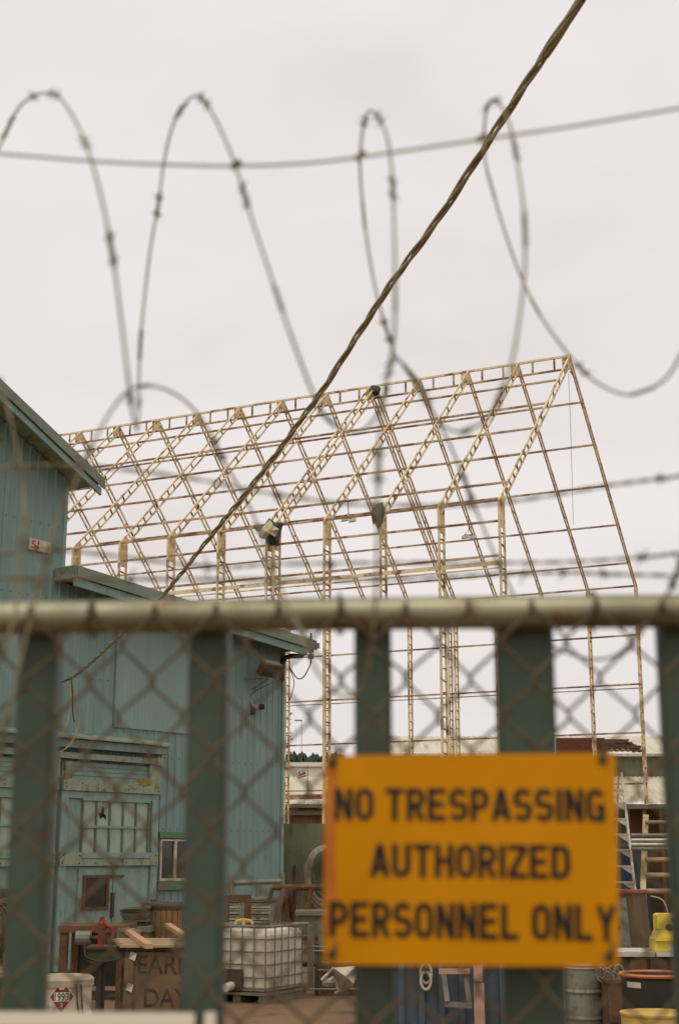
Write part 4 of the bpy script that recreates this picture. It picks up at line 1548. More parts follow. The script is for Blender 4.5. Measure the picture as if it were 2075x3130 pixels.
# chain heap beside it
t = thing('chain_heap', 'small heap of pale chain links between grey can and black barrel', 'chain', at(1405, 2250, 16.8))
for i in range(7):
    c = at(*C3(1055 + (i % 4) * 38, 690 + (i % 3) * 25), 16.8 + .02 * i)
    pts_ = [c + Vector((math.cos(j * .785) * .05, math.sin(i) * .02 * math.cos(j), math.sin(j * .785) * .075)) for j in range(9)]
    MB().tube(pts_, .014, 6).build('link', M_grey, t)
lo, hi = pbox(C3(1060, 0)[0], C3(1205, 0)[0], C3(0, 785)[1], 2365, 17.0, .6)
t = thing('rust_crate', 'dark rusty steel crate carrying the chain heap', 'crate', (lo[0], 17.0, 0))
MB().box((lo[0], 16.6, 0), (hi[0], 17.3, hi[2] + .06)).build('body', M_rustmetal, t)
MB().box((lo[0] - .02, 16.57, hi[2] + .06), (hi[0] + .02, 17.33, hi[2] + .1)).build('rim', M_rustmetal, t)
MB().box((lo[0] - .01, 16.58, .3), (hi[0] + .01, 16.6, .36)).build('band', M_darkmetal, t)


# --- barrels
def drum(name, label, cx, ytop, Y, R, m_, ribs=True, lid=None, lidm=None, cat='barrel', z0=0.0):
    c = at(cx, ytop, Y)
    t = thing(name, label, cat, (c.x, Y, z0))
    H = c.z - z0
    prof = [(R * .97, 0), (R, .015)]
    for q in ((.34, .67) if ribs else ()):
        prof += [(R, H * q - .03), (R + .014, H * q), (R, H * q + .03)]
    prof += [(R, H - .04), (R + .01, H - .02), (R + .01, H - .005), (R - .02, H - .004), (R - .03, H - .03)]
    MB().lathe(prof, (c.x, Y, z0), 36).build('body', m_, t)
    if lid:
        MB().lathe([(R + .018, H - .05), (R + .02, H + .01), (R * .96, H + .035), (R * .9, H + .022), (R * .3, H + .03)], (c.x, Y, z0), 36).build('lid', lidm, t)
    return t, c


dr, c = drum('white_drum', 'white steel drum with a red flammable diamond marked 1993', 140, 2262, 14.2, .30, M_drum, True, True, mat('drum_lid', (.42, .36, .28), (.3, .25, .18), rough=.6, scale=8))


def wrap(p):
    """press a point of a flat label onto the drum's wall"""
    R = .3055
    dx = p.x - c.x
    off = p.y
    return Vector((p.x, 14.2 - math.sqrt(max(1e-4, (R + off) ** 2 - dx * dx)), p.z))


pc = at(143, 2303, 13.9)


def diamond(nm, w_, h_, off, m_, cx=0.0, cz=0.0):
    mb = MB()
    nn = 8

    def fn(a, b):
        # diamond parametrised along its two edge directions
        u, v = a - .5, b - .5
        return wrap(Vector((pc.x + cx + (u + v) * w_, off, pc.z + cz + (v - u) * h_)))
    mb.sheet(fn, nn, nn)
    return mb.build(nm, m_, dr)


diamond('placard', .115, .155, .001, M_flagwhite)
diamond('placard_red', .105, .143, .0022, M_red)
mb = MB()
mb.sheet(lambda a, b: wrap(Vector((pc.x - .068 + .136 * a, .0032, pc.z - .04 + .08 * b))), 8, 2)
mb.build('number_band', M_flagwhite, dr)
lettering('number', '1993', M_ink, dr, Vector((pc.x - .062, .0042, pc.z - .034)), Vector((.124, 0, 0)), Vector((0, 0, .07)), bold=.012, warp=wrap)
mb = MB()
mb.add([wrap(Vector((pc.x + a, .0034, pc.z + .065 + b))) for a, b in ((-.022, 0), (.022, 0), (.028, .025), (.014, .03), (.006, .065), (-.008, .035), (-.018, .045), (-.03, .02))], [tuple(range(8))])
mb.build('flame_mark', M_flagwhite, dr)
lettering('class_digit', '3', M_flagwhite, dr, Vector((pc.x - .012, .0034, pc.z - .09)), Vector((.024, 0, 0)), Vector((0, 0, .04)), bold=.01, warp=wrap)
MB().tube(spline([(c.x + .2, 14.2 - .26, c.z - .03), (c.x + .215, 14.2 - .235, c.z - .2), (c.x + .25, 14.2 - .2, c.z - .38)], 4), .008, 6).build('strap', M_darkmetal, dr)
MB().tube(spline([(c.x + .24, 14.2 - .22, c.z - .03), (c.x + .25, 14.2 - .2, c.z - .2), (c.x + .272, 14.2 - .165, c.z - .4)], 4), .008, 6).build('strap', M_darkmetal, dr)

bk, c = drum('black_barrel', 'black open barrel with an orange rim in the lower right corner', 1512, 2250, 13.3, .30, M_blackp, False)
rg = []
for j in range(41):
    a = 2 * math.pi * j / 40
    rg.append(Vector((c.x + .31 * math.cos(a), 13.3 + .31 * math.sin(a), c.z)))
MB().tube(rg, .016, 6).build('rim', M_orange, bk)
l0, l1 = at(*C3(1245, 768), 13.02), at(*C3(1320, 805), 13.02)
mb = MB()
mb.sheet(lambda a, b: Vector((l0.x + (l1.x - l0.x) * a, 13.3 - math.sqrt(max(1e-4, .303 ** 2 - (l0.x + (l1.x - l0.x) * a - c.x) ** 2)), l1.z + (l0.z - l1.z) * b)), 4, 1)
mb.build('paper_label', M_white, bk)
drum('yellow_barrel', 'faded yellow barrel low in the right corner in front of the black one', 1515, 2336, 12.4, .29, M_yellowold, False)

# --- bench/tank, vise, pallet box on the left
lo, hi = pbox(*[r4p(270, 0)[0], r4p(600, 0)[0]], r4p(0, 675)[1], 2365, 19.0, 1.0)
t = thing('steel_bench', 'dark rusty steel bench behind the red hand pump', 'bench', (lo[0], 19, 0))
MB().box((lo[0], 19, hi[2] - .08), (hi[0], 20, hi[2])).build('top', M_rustmetal, t)
MB().box((lo[0] + .04, 19.05, .3), (hi[0] - .04, 19.95, .34)).build('shelf', M_darkmetal, t)
MB().box((lo[0] + .06, 19.9, .4), (hi[0] - .06, 19.95, hi[2] - .1)).build('back_panel', M_darkmetal, t)
for xx in (lo[0] + .02, hi[0] - .12):
    for yy in (19.03, 19.87):
        MB().box((xx, yy, 0), (xx + .1, yy + .1, hi[2] - .08)).build('leg', M_rustmetal, t)
for i, (x0, x1, y0, y1, mt, lb) in enumerate(((360, 430, 700, 770, M_grey, 'small grey motor casing under the dark bench edge'), (560, 640, 690, 740, M_greywood, 'short grey timber offcut beside the red pump'))):
    lo, hi = pbox(r4p(x0, 0)[0], r4p(x1, 0)[0], r4p(0, y0)[1], r4p(0, y1)[1], 18.6, .3)
    tt = thing('motor_casing' if i == 0 else 'timber_offcut', lb, 'motor' if i == 0 else 'timber', (lo[0], 18.6, lo[2]))
    cz = (lo[2] + hi[2]) / 2
    if i == 0:
        MB().tube([(lo[0], 18.7, cz), (hi[0], 18.7, cz)], (hi[2] - lo[2]) / 2, 12).build('body', mt, tt)
        MB().tube([(hi[0], 18.7, cz), (hi[0] + .1, 18.7, cz)], .03, 8).build('shaft', M_darkmetal, tt)
    else:
        MB().box(lo, hi).build('block', mt, tt)
        MB().box((lo[0] + .05, lo[1] - .02, hi[2] - .03), (hi[0] + .1, lo[1], hi[2] - .005)).build('splinter', M_wood, tt)

# red hand pump on a green machine
lo, hi = pbox(*[r4p(420, 0)[0], r4p(640, 0)[0]], r4p(0, 775)[1], r4p(0, 850)[1], 17.6, .5)
t = thing('green_machine', 'dark green machine housing below the red hand pump', 'machine', (lo[0], 17.6, 0))
cz = (lo[2] + hi[2]) / 2
r_ = (hi[2] - lo[2]) / 2
MB().box((lo[0], 17.6, lo[2]), (hi[0], 18.1, hi[2] - .03)).build('housing', M_dkgreen, t)
MB().box((lo[0] - .03, 17.57, hi[2] - .028), (hi[0] + .03, 18.13, hi[2])).build('top_plate', M_darkmetal, t)
for xx in (lo[0] + .1, hi[0] - .15):
    MB().box((xx, 17.7, 0), (xx + .06, 18.0, lo[2])).build('leg', M_darkmetal, t)
px0 = at(*r4p(470, 775), 17.6)
MB().tube(spline([px0 + Vector((-.15, -.02, .02)), px0 + Vector((-.1, -.1, -.12)), px0 + Vector((.15, -.1, -.16)), px0 + Vector((.35, -.06, -.08)), px0 + Vector((.42, 0, .02))], 5), .014, 6).build('hose', M_blackp, t)
pt2 = at(*r4p(470, 632), 17.75)
t = thing('hand_pump', 'red cast iron hand pump standing on the green machine housing', 'pump', px0)
xx = px0.x
zb = hi[2] - .02
hp = pt2.z - zb
MB().lathe([(.085, 0), (.085, .02), (.045, .035), (.04, hp * .55), (.06, hp * .62), (.06, hp * .78), (.035, hp * .86), (.025, hp)], (xx, 17.85, zb), 14).build('column', M_red, t)
MB().tube(spline([(xx + .02, 17.85, pt2.z - .1), (xx + .12, 17.83, pt2.z - .13), (xx + .14, 17.8, pt2.z - .24), (xx + .12, 17.8, pt2.z - .3)], 4), .022, 8).build('lever', M_red, t)
MB().tube([(xx, 17.85, zb + hp * .7), (xx - .08, 17.8, zb + hp * .68), (xx - .09, 17.8, zb + hp * .5)], .03, 8).build('spout', M_red, t)

# pallet box with spray painted letters, pallet slats on top
YBX = 16.4
fl0, fr0 = r4p(600, 0)[0], r4p(1005, 0)[0]
lo, hi = pbox(fl0, fr0, r4p(0, 800)[1], 2365, YBX, 1.3)
zt_b = hi[2]
bx_ = thing('plywood_bin', 'brown plywood bin with dark sprayed letters EARL over DAY', 'bin', (lo[0], YBX, 0))
MB().box((lo[0], YBX, .1), (hi[0], YBX + .03, zt_b)).build('front_panel', M_brownply, bx_)
MB().box((lo[0], YBX + .031, .1), (lo[0] + .03, YBX + 1.27, zt_b)).build('side_panel', M_brownply, bx_)
MB().box((hi[0] - .03, YBX + .031, .1), (hi[0], YBX + 1.27, zt_b)).build('side_panel', M_brownply, bx_)
MB().box((lo[0], YBX + 1.271, .1), (hi[0], YBX + 1.3, zt_b)).build('back_panel', M_brownply, bx_)
MB().box((lo[0] - .01, YBX - .04, .1), (lo[0] + .09, YBX - .002, zt_b)).build('batten', M_brownply, bx_)
for q in (lo[0] + .2, hi[0] - .3):
    MB().box((q, YBX + .02, 0), (q + .1, YBX + 1.28, .1)).build('runner', M_greywood, bx_)
for (x0, x1, y0, y1, tx) in ((660, 905, 815, 905, 'EARL'), (690, 905, 975, 1065, 'DAY')):
    p, q = at(*r4p(x0, y1), YBX - .003), at(*r4p(x1, y0), YBX - .003)
    p.y = q.y = YBX - .004
    lettering('lettering', tx, M_spray, bx_, p, Vector((q.x - p.x, 0, 0)), Vector((.0, 0, q.z - p.z)), bold=.01)
for (x, y) in ((635, 820), (620, 970)):
    p = at(*r4p(x, y), YBX - .05)
    mb = MB()
    mb.add([p + Vector(v) for v in ((-.04, 0, -.02), (.03, -.02, -.05), (.05, 0, .03), (-.01, -.03, .05))], [(0, 1, 2, 3)])
    mb.build('metal_tag', M_white, bx_)
pal = thing('slat_pallet', 'pale timber pallet lying on the plywood bin, two crosspieces on top', 'pallet', (lo[0], YBX, zt_b))
zp = zt_b + .05
A0, A1 = lo[0] - .12, hi[0] + .05
for q in (.1, .5, .9):
    MB().box((A0 + .1, YBX - .02 + q * 1.22, zt_b + .004), (A1 - .1, YBX + .06 + q * 1.22, zp)).build('bearer', M_greywood, pal)
slw = (1.42) / 4
for i in range(4):
    y0 = YBX - .08 + slw * i
    sx_ = -.32 * i / 4
    MB().box((A0 + .06 + sx_, y0, zp + .002), (A1, y0 + slw - .07, zp + .03)).build('slat', M_wood, pal)
for (pa, pb) in (((575, 672), (715, 772)), ((805, 670), (905, 735))):
    P0 = at(*r4p(*pb), YBX - .02)
    P1 = at(*r4p(*pa), YBX + 1.2)
    zc_ = zp + .06
    d0 = ray(*r4p(*pb))
    d1 = ray(*r4p(*pa))
    Q0 = CAM + d0 * ((zc_ - CAM_Z) / d0.z)
    Q1 = CAM + d1 * ((zc_ - CAM_Z) / d1.z)
    MB().beam(Q0, Q1, .085, .05).build('crosspiece', mat('fresh_timber', (.52, .31, .19), (.40, .23, .135), rough=.85, scale=6), pal)

# wooden tub and lumber stack near the blue wall
drt, c = drum('wooden_tub', 'brown timber tub with a dark lid in front of the side window', 400, r4p(0, 575)[1], 23.5, .48, M_woodbrown, False, True, M_darkmetal, cat='tub', z0=0.0)
R_ = .485
for j in range(36):
    a = 2 * math.pi * j / 36
    p = Vector((c.x + R_ * math.cos(a), 23.5 + R_ * math.sin(a), 0))
    tdir = Vector((-math.sin(a), math.cos(a), 0))
    rdir = Vector((math.cos(a), math.sin(a), 0))
    MB().obox(p + UP * (c.z / 2 - .03), tdir * (R_ * math.pi / 36 - .004), rdir * .012, UP * (c.z / 2 - .04)).build('stave', M_woodbrown, drt)
for i in range(6):
    y0, y1 = 583 + i * 15, 595 + i * 15
    x0 = 600 - (i * 13 % 17)
    lo, hi = pbox(r4p(x0 - 12, 0)[0], r4p(705, 0)[0], r4p(0, y0)[1], r4p(0, y1)[1], 22.6 + .03 * (i % 3), .5)
    o = MB().box(lo, hi).build('timber_board', M_greywood if i % 2 == 0 else M_darkmetal, base=lo)
    tag(o, ('top board of the grey timber stack beside the tub', 'dark second board from the top of the timber stack', 'grey third board from the top of the timber stack', 'dark fourth board from the top of the timber stack', 'grey fifth board from the top of the timber stack', 'dark lowest visible board of the timber stack')[i], 'timber', 'boards stacked beside the tub')
zz = at(400, r4p(0, 672)[1], 22.6).z
lo, hi = pbox(r4p(560, 0)[0], r4p(720, 0)[0], 2170, 2200, 22.55, .6)
t = thing('trestle_stand', 'low grey timber trestle under the stacked boards', 'trestle', (lo[0], 22.6, 0))
MB().box((lo[0], 22.56, zz - .1), (hi[0], 23.1, zz - .01)).build('top', M_greywood, t)
for xx in (lo[0] + .03, hi[0] - .12):
    MB().box((xx, 22.6, 0), (xx + .09, 22.7, zz - .1)).build('leg', M_greywood, t)
    MB().box((xx, 22.95, 0), (xx + .09, 23.05, zz - .1)).build('leg', M_greywood, t)
# far left plank table with red can
lo, hi = pbox(-60, r4p(72, 0)[0], r4p(0, 898)[1], 2365, 15.5, .9)
t = thing('plank_table', 'weathered plank table cut off by the left edge', 'table', (lo[0], 15.5, 0))
for i in range(4):
    MB().box((lo[0], 15.5 + i * .23, hi[2] - .05), (hi[0], 15.5 + i * .23 + .22, hi[2])).build('plank', M_wood, t)
for xx in (lo[0] + .05, hi[0] - .15):
    for yy in (15.55, 16.25):
        MB().box((xx, yy, 0), (xx + .1, yy + .1, hi[2] - .05)).build('leg', M_greywood, t)
rc = at(*r4p(48, 895), 15.8)
rt = thing('red_can', 'dull red fuel can standing on the plank table at the left edge', 'can', (rc.x, 15.8, hi[2]))
MB().lathe([(.07, .001), (.075, .02), (.075, .16), (.05, .2), (.02, .22)], (rc.x, 15.8, hi[2]), 14).build('body', M_redtop, rt)
MB().tube([(rc.x, 15.8, hi[2] + .2), (rc.x + .05, 15.77, hi[2] + .28)], .012, 6).build('spout', M_darkmetal, rt)
# coil stand for the hanging cable
cc_ = at(4, 2145, 19.5)
t = thing('coil_post', 'dark post carrying the brown cable coil', 'post', (cc_.x, 19.62, 0))
MB().box((cc_.x - .06, 19.58, 0), (cc_.x + .06, 19.7, cc_.z + .5)).build('shaft', M_darkmetal, t)
MB().box((cc_.x - .2, 19.5, 0), (cc_.x + .2, 19.8, .03)).build('foot_plate', M_darkmetal, t)

# --- right side: ladders, rack, old cabinet, yellow case
R4 = lambda x, y: crop(x, y, 1800, 2150, 2.956)
YL = 38.0
t = thing('step_ladder', 'tall aluminium step ladder showing past the right edge of the yellow sign', 'ladder', (at(1440, 2030, YL).x, YL, 0))
pT, pB = at(*R4(288, 620), YL), at(*R4(408, 1640), YL - .6)
dirv = (pB - pT)
pF = pT + dirv * (pT.z / -dirv.z)
wT, wB = .42, .42 + .55
for s_ in (0, 1):
    a = pT - Vector((wT, 0, 0)) * s_
    b = pF - Vector((wB * 1.25, 0, 0)) * s_
    MB().beam(a, b, .05, .09, up=Vector((0, 1, 0))).build('rail', M_rustmetal if False else M_alu, t)
for y in (780, 900, 1045, 1185, 1325, 1470, 1612):
    z = at(*R4(340, y), YL).z
    f_ = (pT.z - z) / pT.z
    a, b = pT.lerp(pF, f_), (pT - Vector((wT, 0, 0))).lerp(pF - Vector((wB * 1.25, 0, 0)), f_)
    MB().beam(a, b, .12, .035).build('tread', M_alu, t)
    MB().prism([a + Vector((-.02, -.03, -.02)), a + Vector((-.3, -.03, -.02)), a + Vector((-.02, -.03, -.2))], Vector((0, .02, 0))).build('tread_brace', M_alu, t)
for s_ in (0, 1):
    a = pT + Vector((-.05 - .3 * s_, .1, -.02))
    MB().tube([a, Vector((pF.x - .3 - .6 * s_, YL + 1.4, 0))], .03, 6).build('rear_leg', M_alu, t)
MB().beam(pT + Vector((.06, .05, .02)), pT + Vector((-wT - .06, .05, .02)), .2, .05).build('top_cap', M_redtop, t)
YR = 36.0
t = thing('pipe_rack', 'rack of horizontal pipes with a leaning angle iron, right of the step ladder', 'rack', (at(1505, 2030, YR).x, YR, 0))
MB().beam(at(*R4(510, 1005), YR), at(*R4(485, 1640), YR), .12, .12, up=Vector((0, 1, 0))).build('upright', M_cream, t)
a = at(*R4(485, 1640), YR)
MB().box((a.x - .06, YR - .06, 0), (a.x + .06, YR + .06, a.z)).build('upright', M_cream, t)
xr = at(1640, 2000, YR).x
MB().box((xr, YR - .06, 0), (xr + .12, YR + .06, at(1640, 1870, YR).z)).build('upright', M_cream, t)
for y, mt in ((1075, M_grey), (1192, M_grey), (1235, M_alu), (1275, M_alu), (1312, M_grey), (1412, M_wood), (1552, M_wood), (1695, M_wood)):
    p = at(*R4(500 if y > 1180 else 550, y), YR)
    xs0 = at(*R4(370 if 1180 < y < 1320 else 500, y), YR).x
    MB().tube([(xs0, YR - .1, p.z), (xr + .3, YR - .1, p.z)], .045 if mt is not M_wood else .06, 8).build('pipe', mt, t)
# rolled stock and dark machine behind the rack
lo, hi = pbox(1448, 1700, 1868, 2050, 40.5, 1.5)
t = thing('machine_shelter', 'rust-streaked open lean-to with dark machinery behind the pipe rack', 'shelter', (lo[0], 40.5, 0))
MB().box((lo[0], 42, 0), (hi[0], 42.06, hi[2])).build('back_panel', M_rustwall, t)
for i in range(7):
    q = lo[0] + (hi[0] - lo[0]) * i / 6.5
    MB().box((q, 40.5, 0), (q + .1, 40.6, hi[2])).build('post', M_rustmetal, t)
MB().box((lo[0], 40.45, hi[2]), (hi[0], 42.1, hi[2] + .1)).build('roof', M_greywood, t)
MB().box((lo[0] + .2, 41, 0), (hi[0] - .3, 41.8, 1.7)).build('bench', M_darkmetal, t)
bdx = at(1455, 1990, 40).x
t = thing('blue_drum_stack', 'deep blue upright cylinder between ladder and pipe rack', 'drum', (bdx, 39.6, 0))
zt_ = at(1455, 1950, 39.6).z
MB().lathe([(.36, 0), (.38, .03), (.38, zt_ * .5 - .03), (.395, zt_ * .5), (.38, zt_ * .5 + .03), (.38, zt_ - .03), (.34, zt_)], (bdx, 39.6, 0), 20).build('body', mat('deep_blue', (.02, .045, .09), (.015, .03, .06), rough=.5), t)
MB().lathe([(.33, zt_ + .002), (.33, zt_ + .03), (.1, zt_ + .05)], (bdx, 39.6, 0), 20).build('lid', M_darkmetal, t)

# cabinet
YC = 24.0
ed = at(*R4(408, 1690), YC)
ang = math.radians(34)
ca, cb2 = Vector((-math.cos(ang), math.sin(ang), 0)), Vector((math.sin(math.radians(30)), math.cos(math.radians(30)), 0))
E0 = Vector((ed.x, YC, 0))
cab = thing('old_cabinet', 'tall worn grey cabinet with a faded red top right of the sign', 'cabinet', E0)
hC = ed.z
wc, dc = .75, .72


def cp(a, b, z):
    return E0 + ca * a + cb2 * b + UP * z + Vector((-.10 * z / hC + .05, 0, 0))


m = MB()
vs = [cp(a, b, z) for z in (0, hC - .05) for (a, b) in ((0, 0), (wc, 0), (wc, dc), (0, dc))]
m.add(vs, [(0, 3, 2, 1), (4, 5, 6, 7), (0, 1, 5, 4), (1, 2, 6, 5), (2, 3, 7, 6), (3, 0, 4, 7)])
m.build('carcass', mat('cabinet_side', (.155, .115, .06), (.10, .075, .04), rough=.8, scale=4, stretch=(1, 1, .3), rust=(.17, .07, .03), rust_amt=.35, rust_scale=5), cab)
nC = ca.cross(UP).normalized()
if nC.y > 0:
    nC = -nC
m = MB()
vs = [cp(a, 0, z) + nC * d for d in (.004, .03) for (a, z) in ((.1, .45), (wc - .02, .45), (wc - .02, hC - .12), (.1, hC - .12))]
m.add(vs, [(0, 3, 2, 1), (4, 5, 6, 7), (0, 1, 5, 4), (1, 2, 6, 5), (2, 3, 7, 6), (3, 0, 4, 7)])
dd = m.build('door', mat('cabinet_door', (.23, .235, .205), (.15, .15, .125), rough=.7, scale=6, rust=(.12, .075, .04), rust_amt=.35, rust_scale=7), cab)
MB().tube([cp(.28, 0, hC * .62) + nC * .03, cp(.28, 0, hC * .62) + nC * .07], .035, 10).build('knob', M_darkmetal, dd)
m = MB()
vs = [cp(a, 0, z) + nC * d for d in (.004, .03) for (a, z) in ((.12, .2), (wc - .02, .2), (wc - .02, .42), (.12, .42))]
m.add(vs, [(0, 3, 2, 1), (4, 5, 6, 7), (0, 1, 5, 4), (1, 2, 6, 5), (2, 3, 7, 6), (3, 0, 4, 7)])
m.build('drawer_front', M_white, cab)
m = MB()
vs = [cp(a, b, z) for z in (hC - .048, hC) for (a, b) in ((-.03, -.03), (wc + .03, -.03), (wc + .03, dc + .03), (-.03, dc + .03))]
m.add(vs, [(0, 3, 2, 1), (4, 5, 6, 7), (0, 1, 5, 4), (1, 2, 6, 5), (2, 3, 7, 6), (3, 0, 4, 7)])
m.build('top', M_redtop, cab)
MB().tube(spline([cp(.0, dc, hC - .1) + Vector((.05, -.1, 0)), cp(0, dc, hC - .2) + Vector((.25, -.1, 0.02)), cp(0, dc, hC - .45) + Vector((.3, -.1, 0)), cp(0, dc, hC - .6) + Vector((.15, -.1, 0))], 6), .011, 6).build('loose_wire', M_cloth, cab)

# table with pale edge and the yellow case on it
lo, hi = pbox(1395, 1600, 2199, 2206, 19.0, .8)
t = thing('pale_edged_table', 'long work table with a pale worn edge carrying the yellow case', 'table', (lo[0], 19, 0))
xm = at(1513, 2200, 19).x
MB().box((lo[0], 19.0, lo[2] - .02), (xm - .01, 19.85, hi[2])).build('top', M_alu, t)
MB().box((xm + .01, 19.0, lo[2] - .02), (hi[0], 19.85, hi[2])).build('top', M_alu, t)
MB().box((lo[0] + .02, 19.06, .15), (hi[0] - .02, 19.8, lo[2] - .03)).build('cupboard', M_darkmetal, t)
for i in range(4):
    q = lo[0] + .05 + (hi[0] - lo[0] - .1) * i / 4
    MB().box((q + .02, 19.03, .2), (q + (hi[0] - lo[0]) / 4 - .05, 19.058, lo[2] - .06)).build('cupboard_door', M_rustmetal if i % 2 else M_darkmetal, t)
for xx in (lo[0] + .03, hi[0] - .1):
    MB().box((xx, 19.1, 0), (xx + .07, 19.75, .15)).build('foot', M_darkmetal, t)
zt_ = hi[2]
yk = at(*R4(680, 2240), 19.25)
t = thing('yellow_case', 'bright yellow moulded plastic container with a narrower block on top', 'container', (yk.x, 19.3, zt_))
k19 = 19.25 / F / (2.956 * S)


def yy(px_, py):
    p = at(*R4(px_, py), 19.15)
    return p.x, p.z


poly = [yy(*p) for p in ((590, 2243), (592, 2140), (636, 2050), (770, 2050), (790, 2130), (792, 2243))]
zoff = zt_ + .002 - min(p[1] for p in poly)
MB().prism([Vector((p[0], 19.15, p[1] + zoff)) for p in poly], Vector((0, .34, 0))).build('body', M_yellow, t)
poly = [yy(*p) for p in ((596, 2150), (600, 2128), (640, 2115), (790, 2118), (795, 2150))]
MB().prism([Vector((p[0], 19.10, p[1] + zoff)) for p in poly], Vector((0, .045, 0))).build('ledge', M_yellow, t)
poly = [yy(*p) for p in ((622, 2048), (616, 1922), (640, 1908), (765, 1910), (772, 2048))]
MB().prism([Vector((p[0], 19.2, p[1] + zoff + .003)) for p in poly], Vector((0, .24, 0))).build('upper_block', M_yellow, t)
p = yy(725, 2030)
MB().tube([Vector((p[0], 19.14, p[1] + zoff)), Vector((p[0], 19.22, p[1] + zoff))], .045, 12).build('hole_shade', M_darkmetal, t)  # dark disc, its colour stands for the shade inside a handle hole
p = yy(728, 2215)
MB().box((p[0] - .03, 19.135, p[1] + zoff - .03), (p[0] + .05, 19.149, p[1] + zoff + .03)).build('paper_label', M_white, t)

# ================================================================== gate in front of the viewer
AF = math.radians(3.8)
FE = Vector((math.cos(AF), -math.sin(AF), 0))
FN = Vector((-math.sin(AF), -math.cos(AF), 0))            # towards the camera
FO = Vector((0, 1.72, 0))


def fsz(x, y, d=0.0):
    o = FO + FN * d
    r = ray(x, y)
    t = (o - CAM).dot(FN) / r.dot(FN)
    p = CAM + r * t
    return (p - o).dot(FE), p.z


def fp(s, z, d=0.0):
    return FO + FE * s + FN * d + UP * z


def fbox(mb, s0, s1, z0, z1, d0, d1):
    return mb.obox(fp((s0 + s1) / 2, (z0 + z1) / 2, (d0 + d1) / 2), FE * (s1 - s0) / 2, FN * (d1 - d0) / 2, UP * (z1 - z0) / 2)


gate = thing('yard_gate', 'dark green barred gate with rusty top rail and chain link before the yard', 'gate', fp(0, 0))
ZRAIL = fsz(784, 1420)[1]
GL, GR = -1.95, 1.95
MB().tube([fp(GL + (GR - GL) * i / 12, ZRAIL + .0012 * math.sin(i * 1.3), 0) for i in range(13)], .0205, 20).build('top_rail', M_rail, gate, smooth=True)
MB().tube([fp(GL, .12, 0), fp(GR, .12, 0)], .021, 14).build('bottom_rail', M_rail, gate, smooth=True)
bars = [(43, 132), (437, 526), (820, 905), (1148, 1283), (1528, 1618)]
spans = []
for (a, b) in bars:
    spans.append((fsz(a, 1700, -.045)[0], fsz(b, 1700, -.045)[0]))
stepL = spans[1][0] - spans[0][0]
wid0 = spans[0][1] - spans[0][0]
q = spans[0][0]
while q - stepL > GL:
    q -= stepL
    spans.insert(0, (q, q + wid0))
q = spans[-1][0]
while q + stepL < GR - .05:
    q += stepL
    spans.append((q, q + wid0))
for (a, b) in spans:
    MB_ = MB()
    hw, c_ = (b - a) / 2, (a + b) / 2
    ch = .006
    z0, z1 = .06, ZRAIL + .004
    ring = [(-hw + ch, -.022), (hw - ch, -.022), (hw, -.022 + ch), (hw, .022 - ch), (hw - ch, .022), (-hw + ch, .022), (-hw, .022 - ch), (-hw, -.022 + ch)]
    lo_ = [fp(c_ + u, z0, -.045 + v) for u, v in ring]
    MB_.prism(lo_, UP * (z1 - z0))
    MB_.build('picket', M_gate, gate)
for e in (GL, GR):
    MB().tube([fp(e, 0, 0), fp(e, ZRAIL + .05, 0)], .036, 16).build('end_post', M_rail, gate, smooth=True)
for k in range(13):
    q = GL + .12 + k * .305
    ring_ = [fp(q + .003 * math.sin(j), ZRAIL + .0245 * math.sin(j * .5), .004 + .0265 * math.cos(j * .5)) for j in range(14)]
    MB().tube(ring_, .0019, 6).build('rail_tie', M_wire, gate)
# chain link: woven zigzag wires, each a part
DW = .0762                       # diamond width
DH = .0870                       # diamond height
nodeS, nodeZ = fsz(412, 2005, .026)
nodeS2, nodeZ2 = fsz(316, 2106, .026)
ztopw = fsz(784, 1374, .026)[1]
rw = random.Random(3)
i0 = int((GL - nodeS) / (DW / 2)) + 1
i1 = int((GR - nodeS) / (DW / 2)) - 1
for i in range(i0, i1):
    sA_ = nodeS + i * DW / 2
    pts_ = []
    # the left extreme of wire i sits at a node whose height alternates
    zb0 = nodeZ - (DH / 2 if i % 2 else 0)
    kk_ = int((zb0 - .1) / (DH / 2))
    j = 0
    z = zb0 - kk_ * DH / 2
    side_ = (kk_ % 2)
    ext = .0024
    while z < ztopw + .02:
        s_ = sA_ - ext if side_ == 0 else sA_ + DW / 2 + ext
        d_ = .026 + (.0026 if side_ == 0 else -.0026)
        jit = (rw.uniform(-.0012, .0012), rw.uniform(-.0015, .0015))
        nz_ = min(z, ztopw + .004)
        dirz = .006
        pts_.append(fp(s_ + (.004 if side_ == 0 else -.004) + jit[0], nz_ - dirz + jit[1], d_))
        pts_.append(fp(s_ + jit[0], nz_ + jit[1], .026 + (.003 if side_ == 0 else -.003)))
        pts_.append(fp(s_ + (.004 if side_ == 0 else -.004) + jit[0], nz_ + dirz + jit[1], .026))
        side_ = 1 - side_
        z += DH / 2
    MB().tube(pts_, .0021, 6).build('chain_link_wire', M_wire, gate, smooth=True)

# ---------------------------------------------------------------- the sign
sgn = thing('warning_sign', 'amber NO TRESPASSING sign wired to the gate', 'sign', fp(*fsz(1090, 2232, .034), .034))
cTL, cTR, cBR, cBL = [fsz(*p, .034) for p in ((751, 1746), (1420, 1739), (1430, 2233), (746, 2227))]


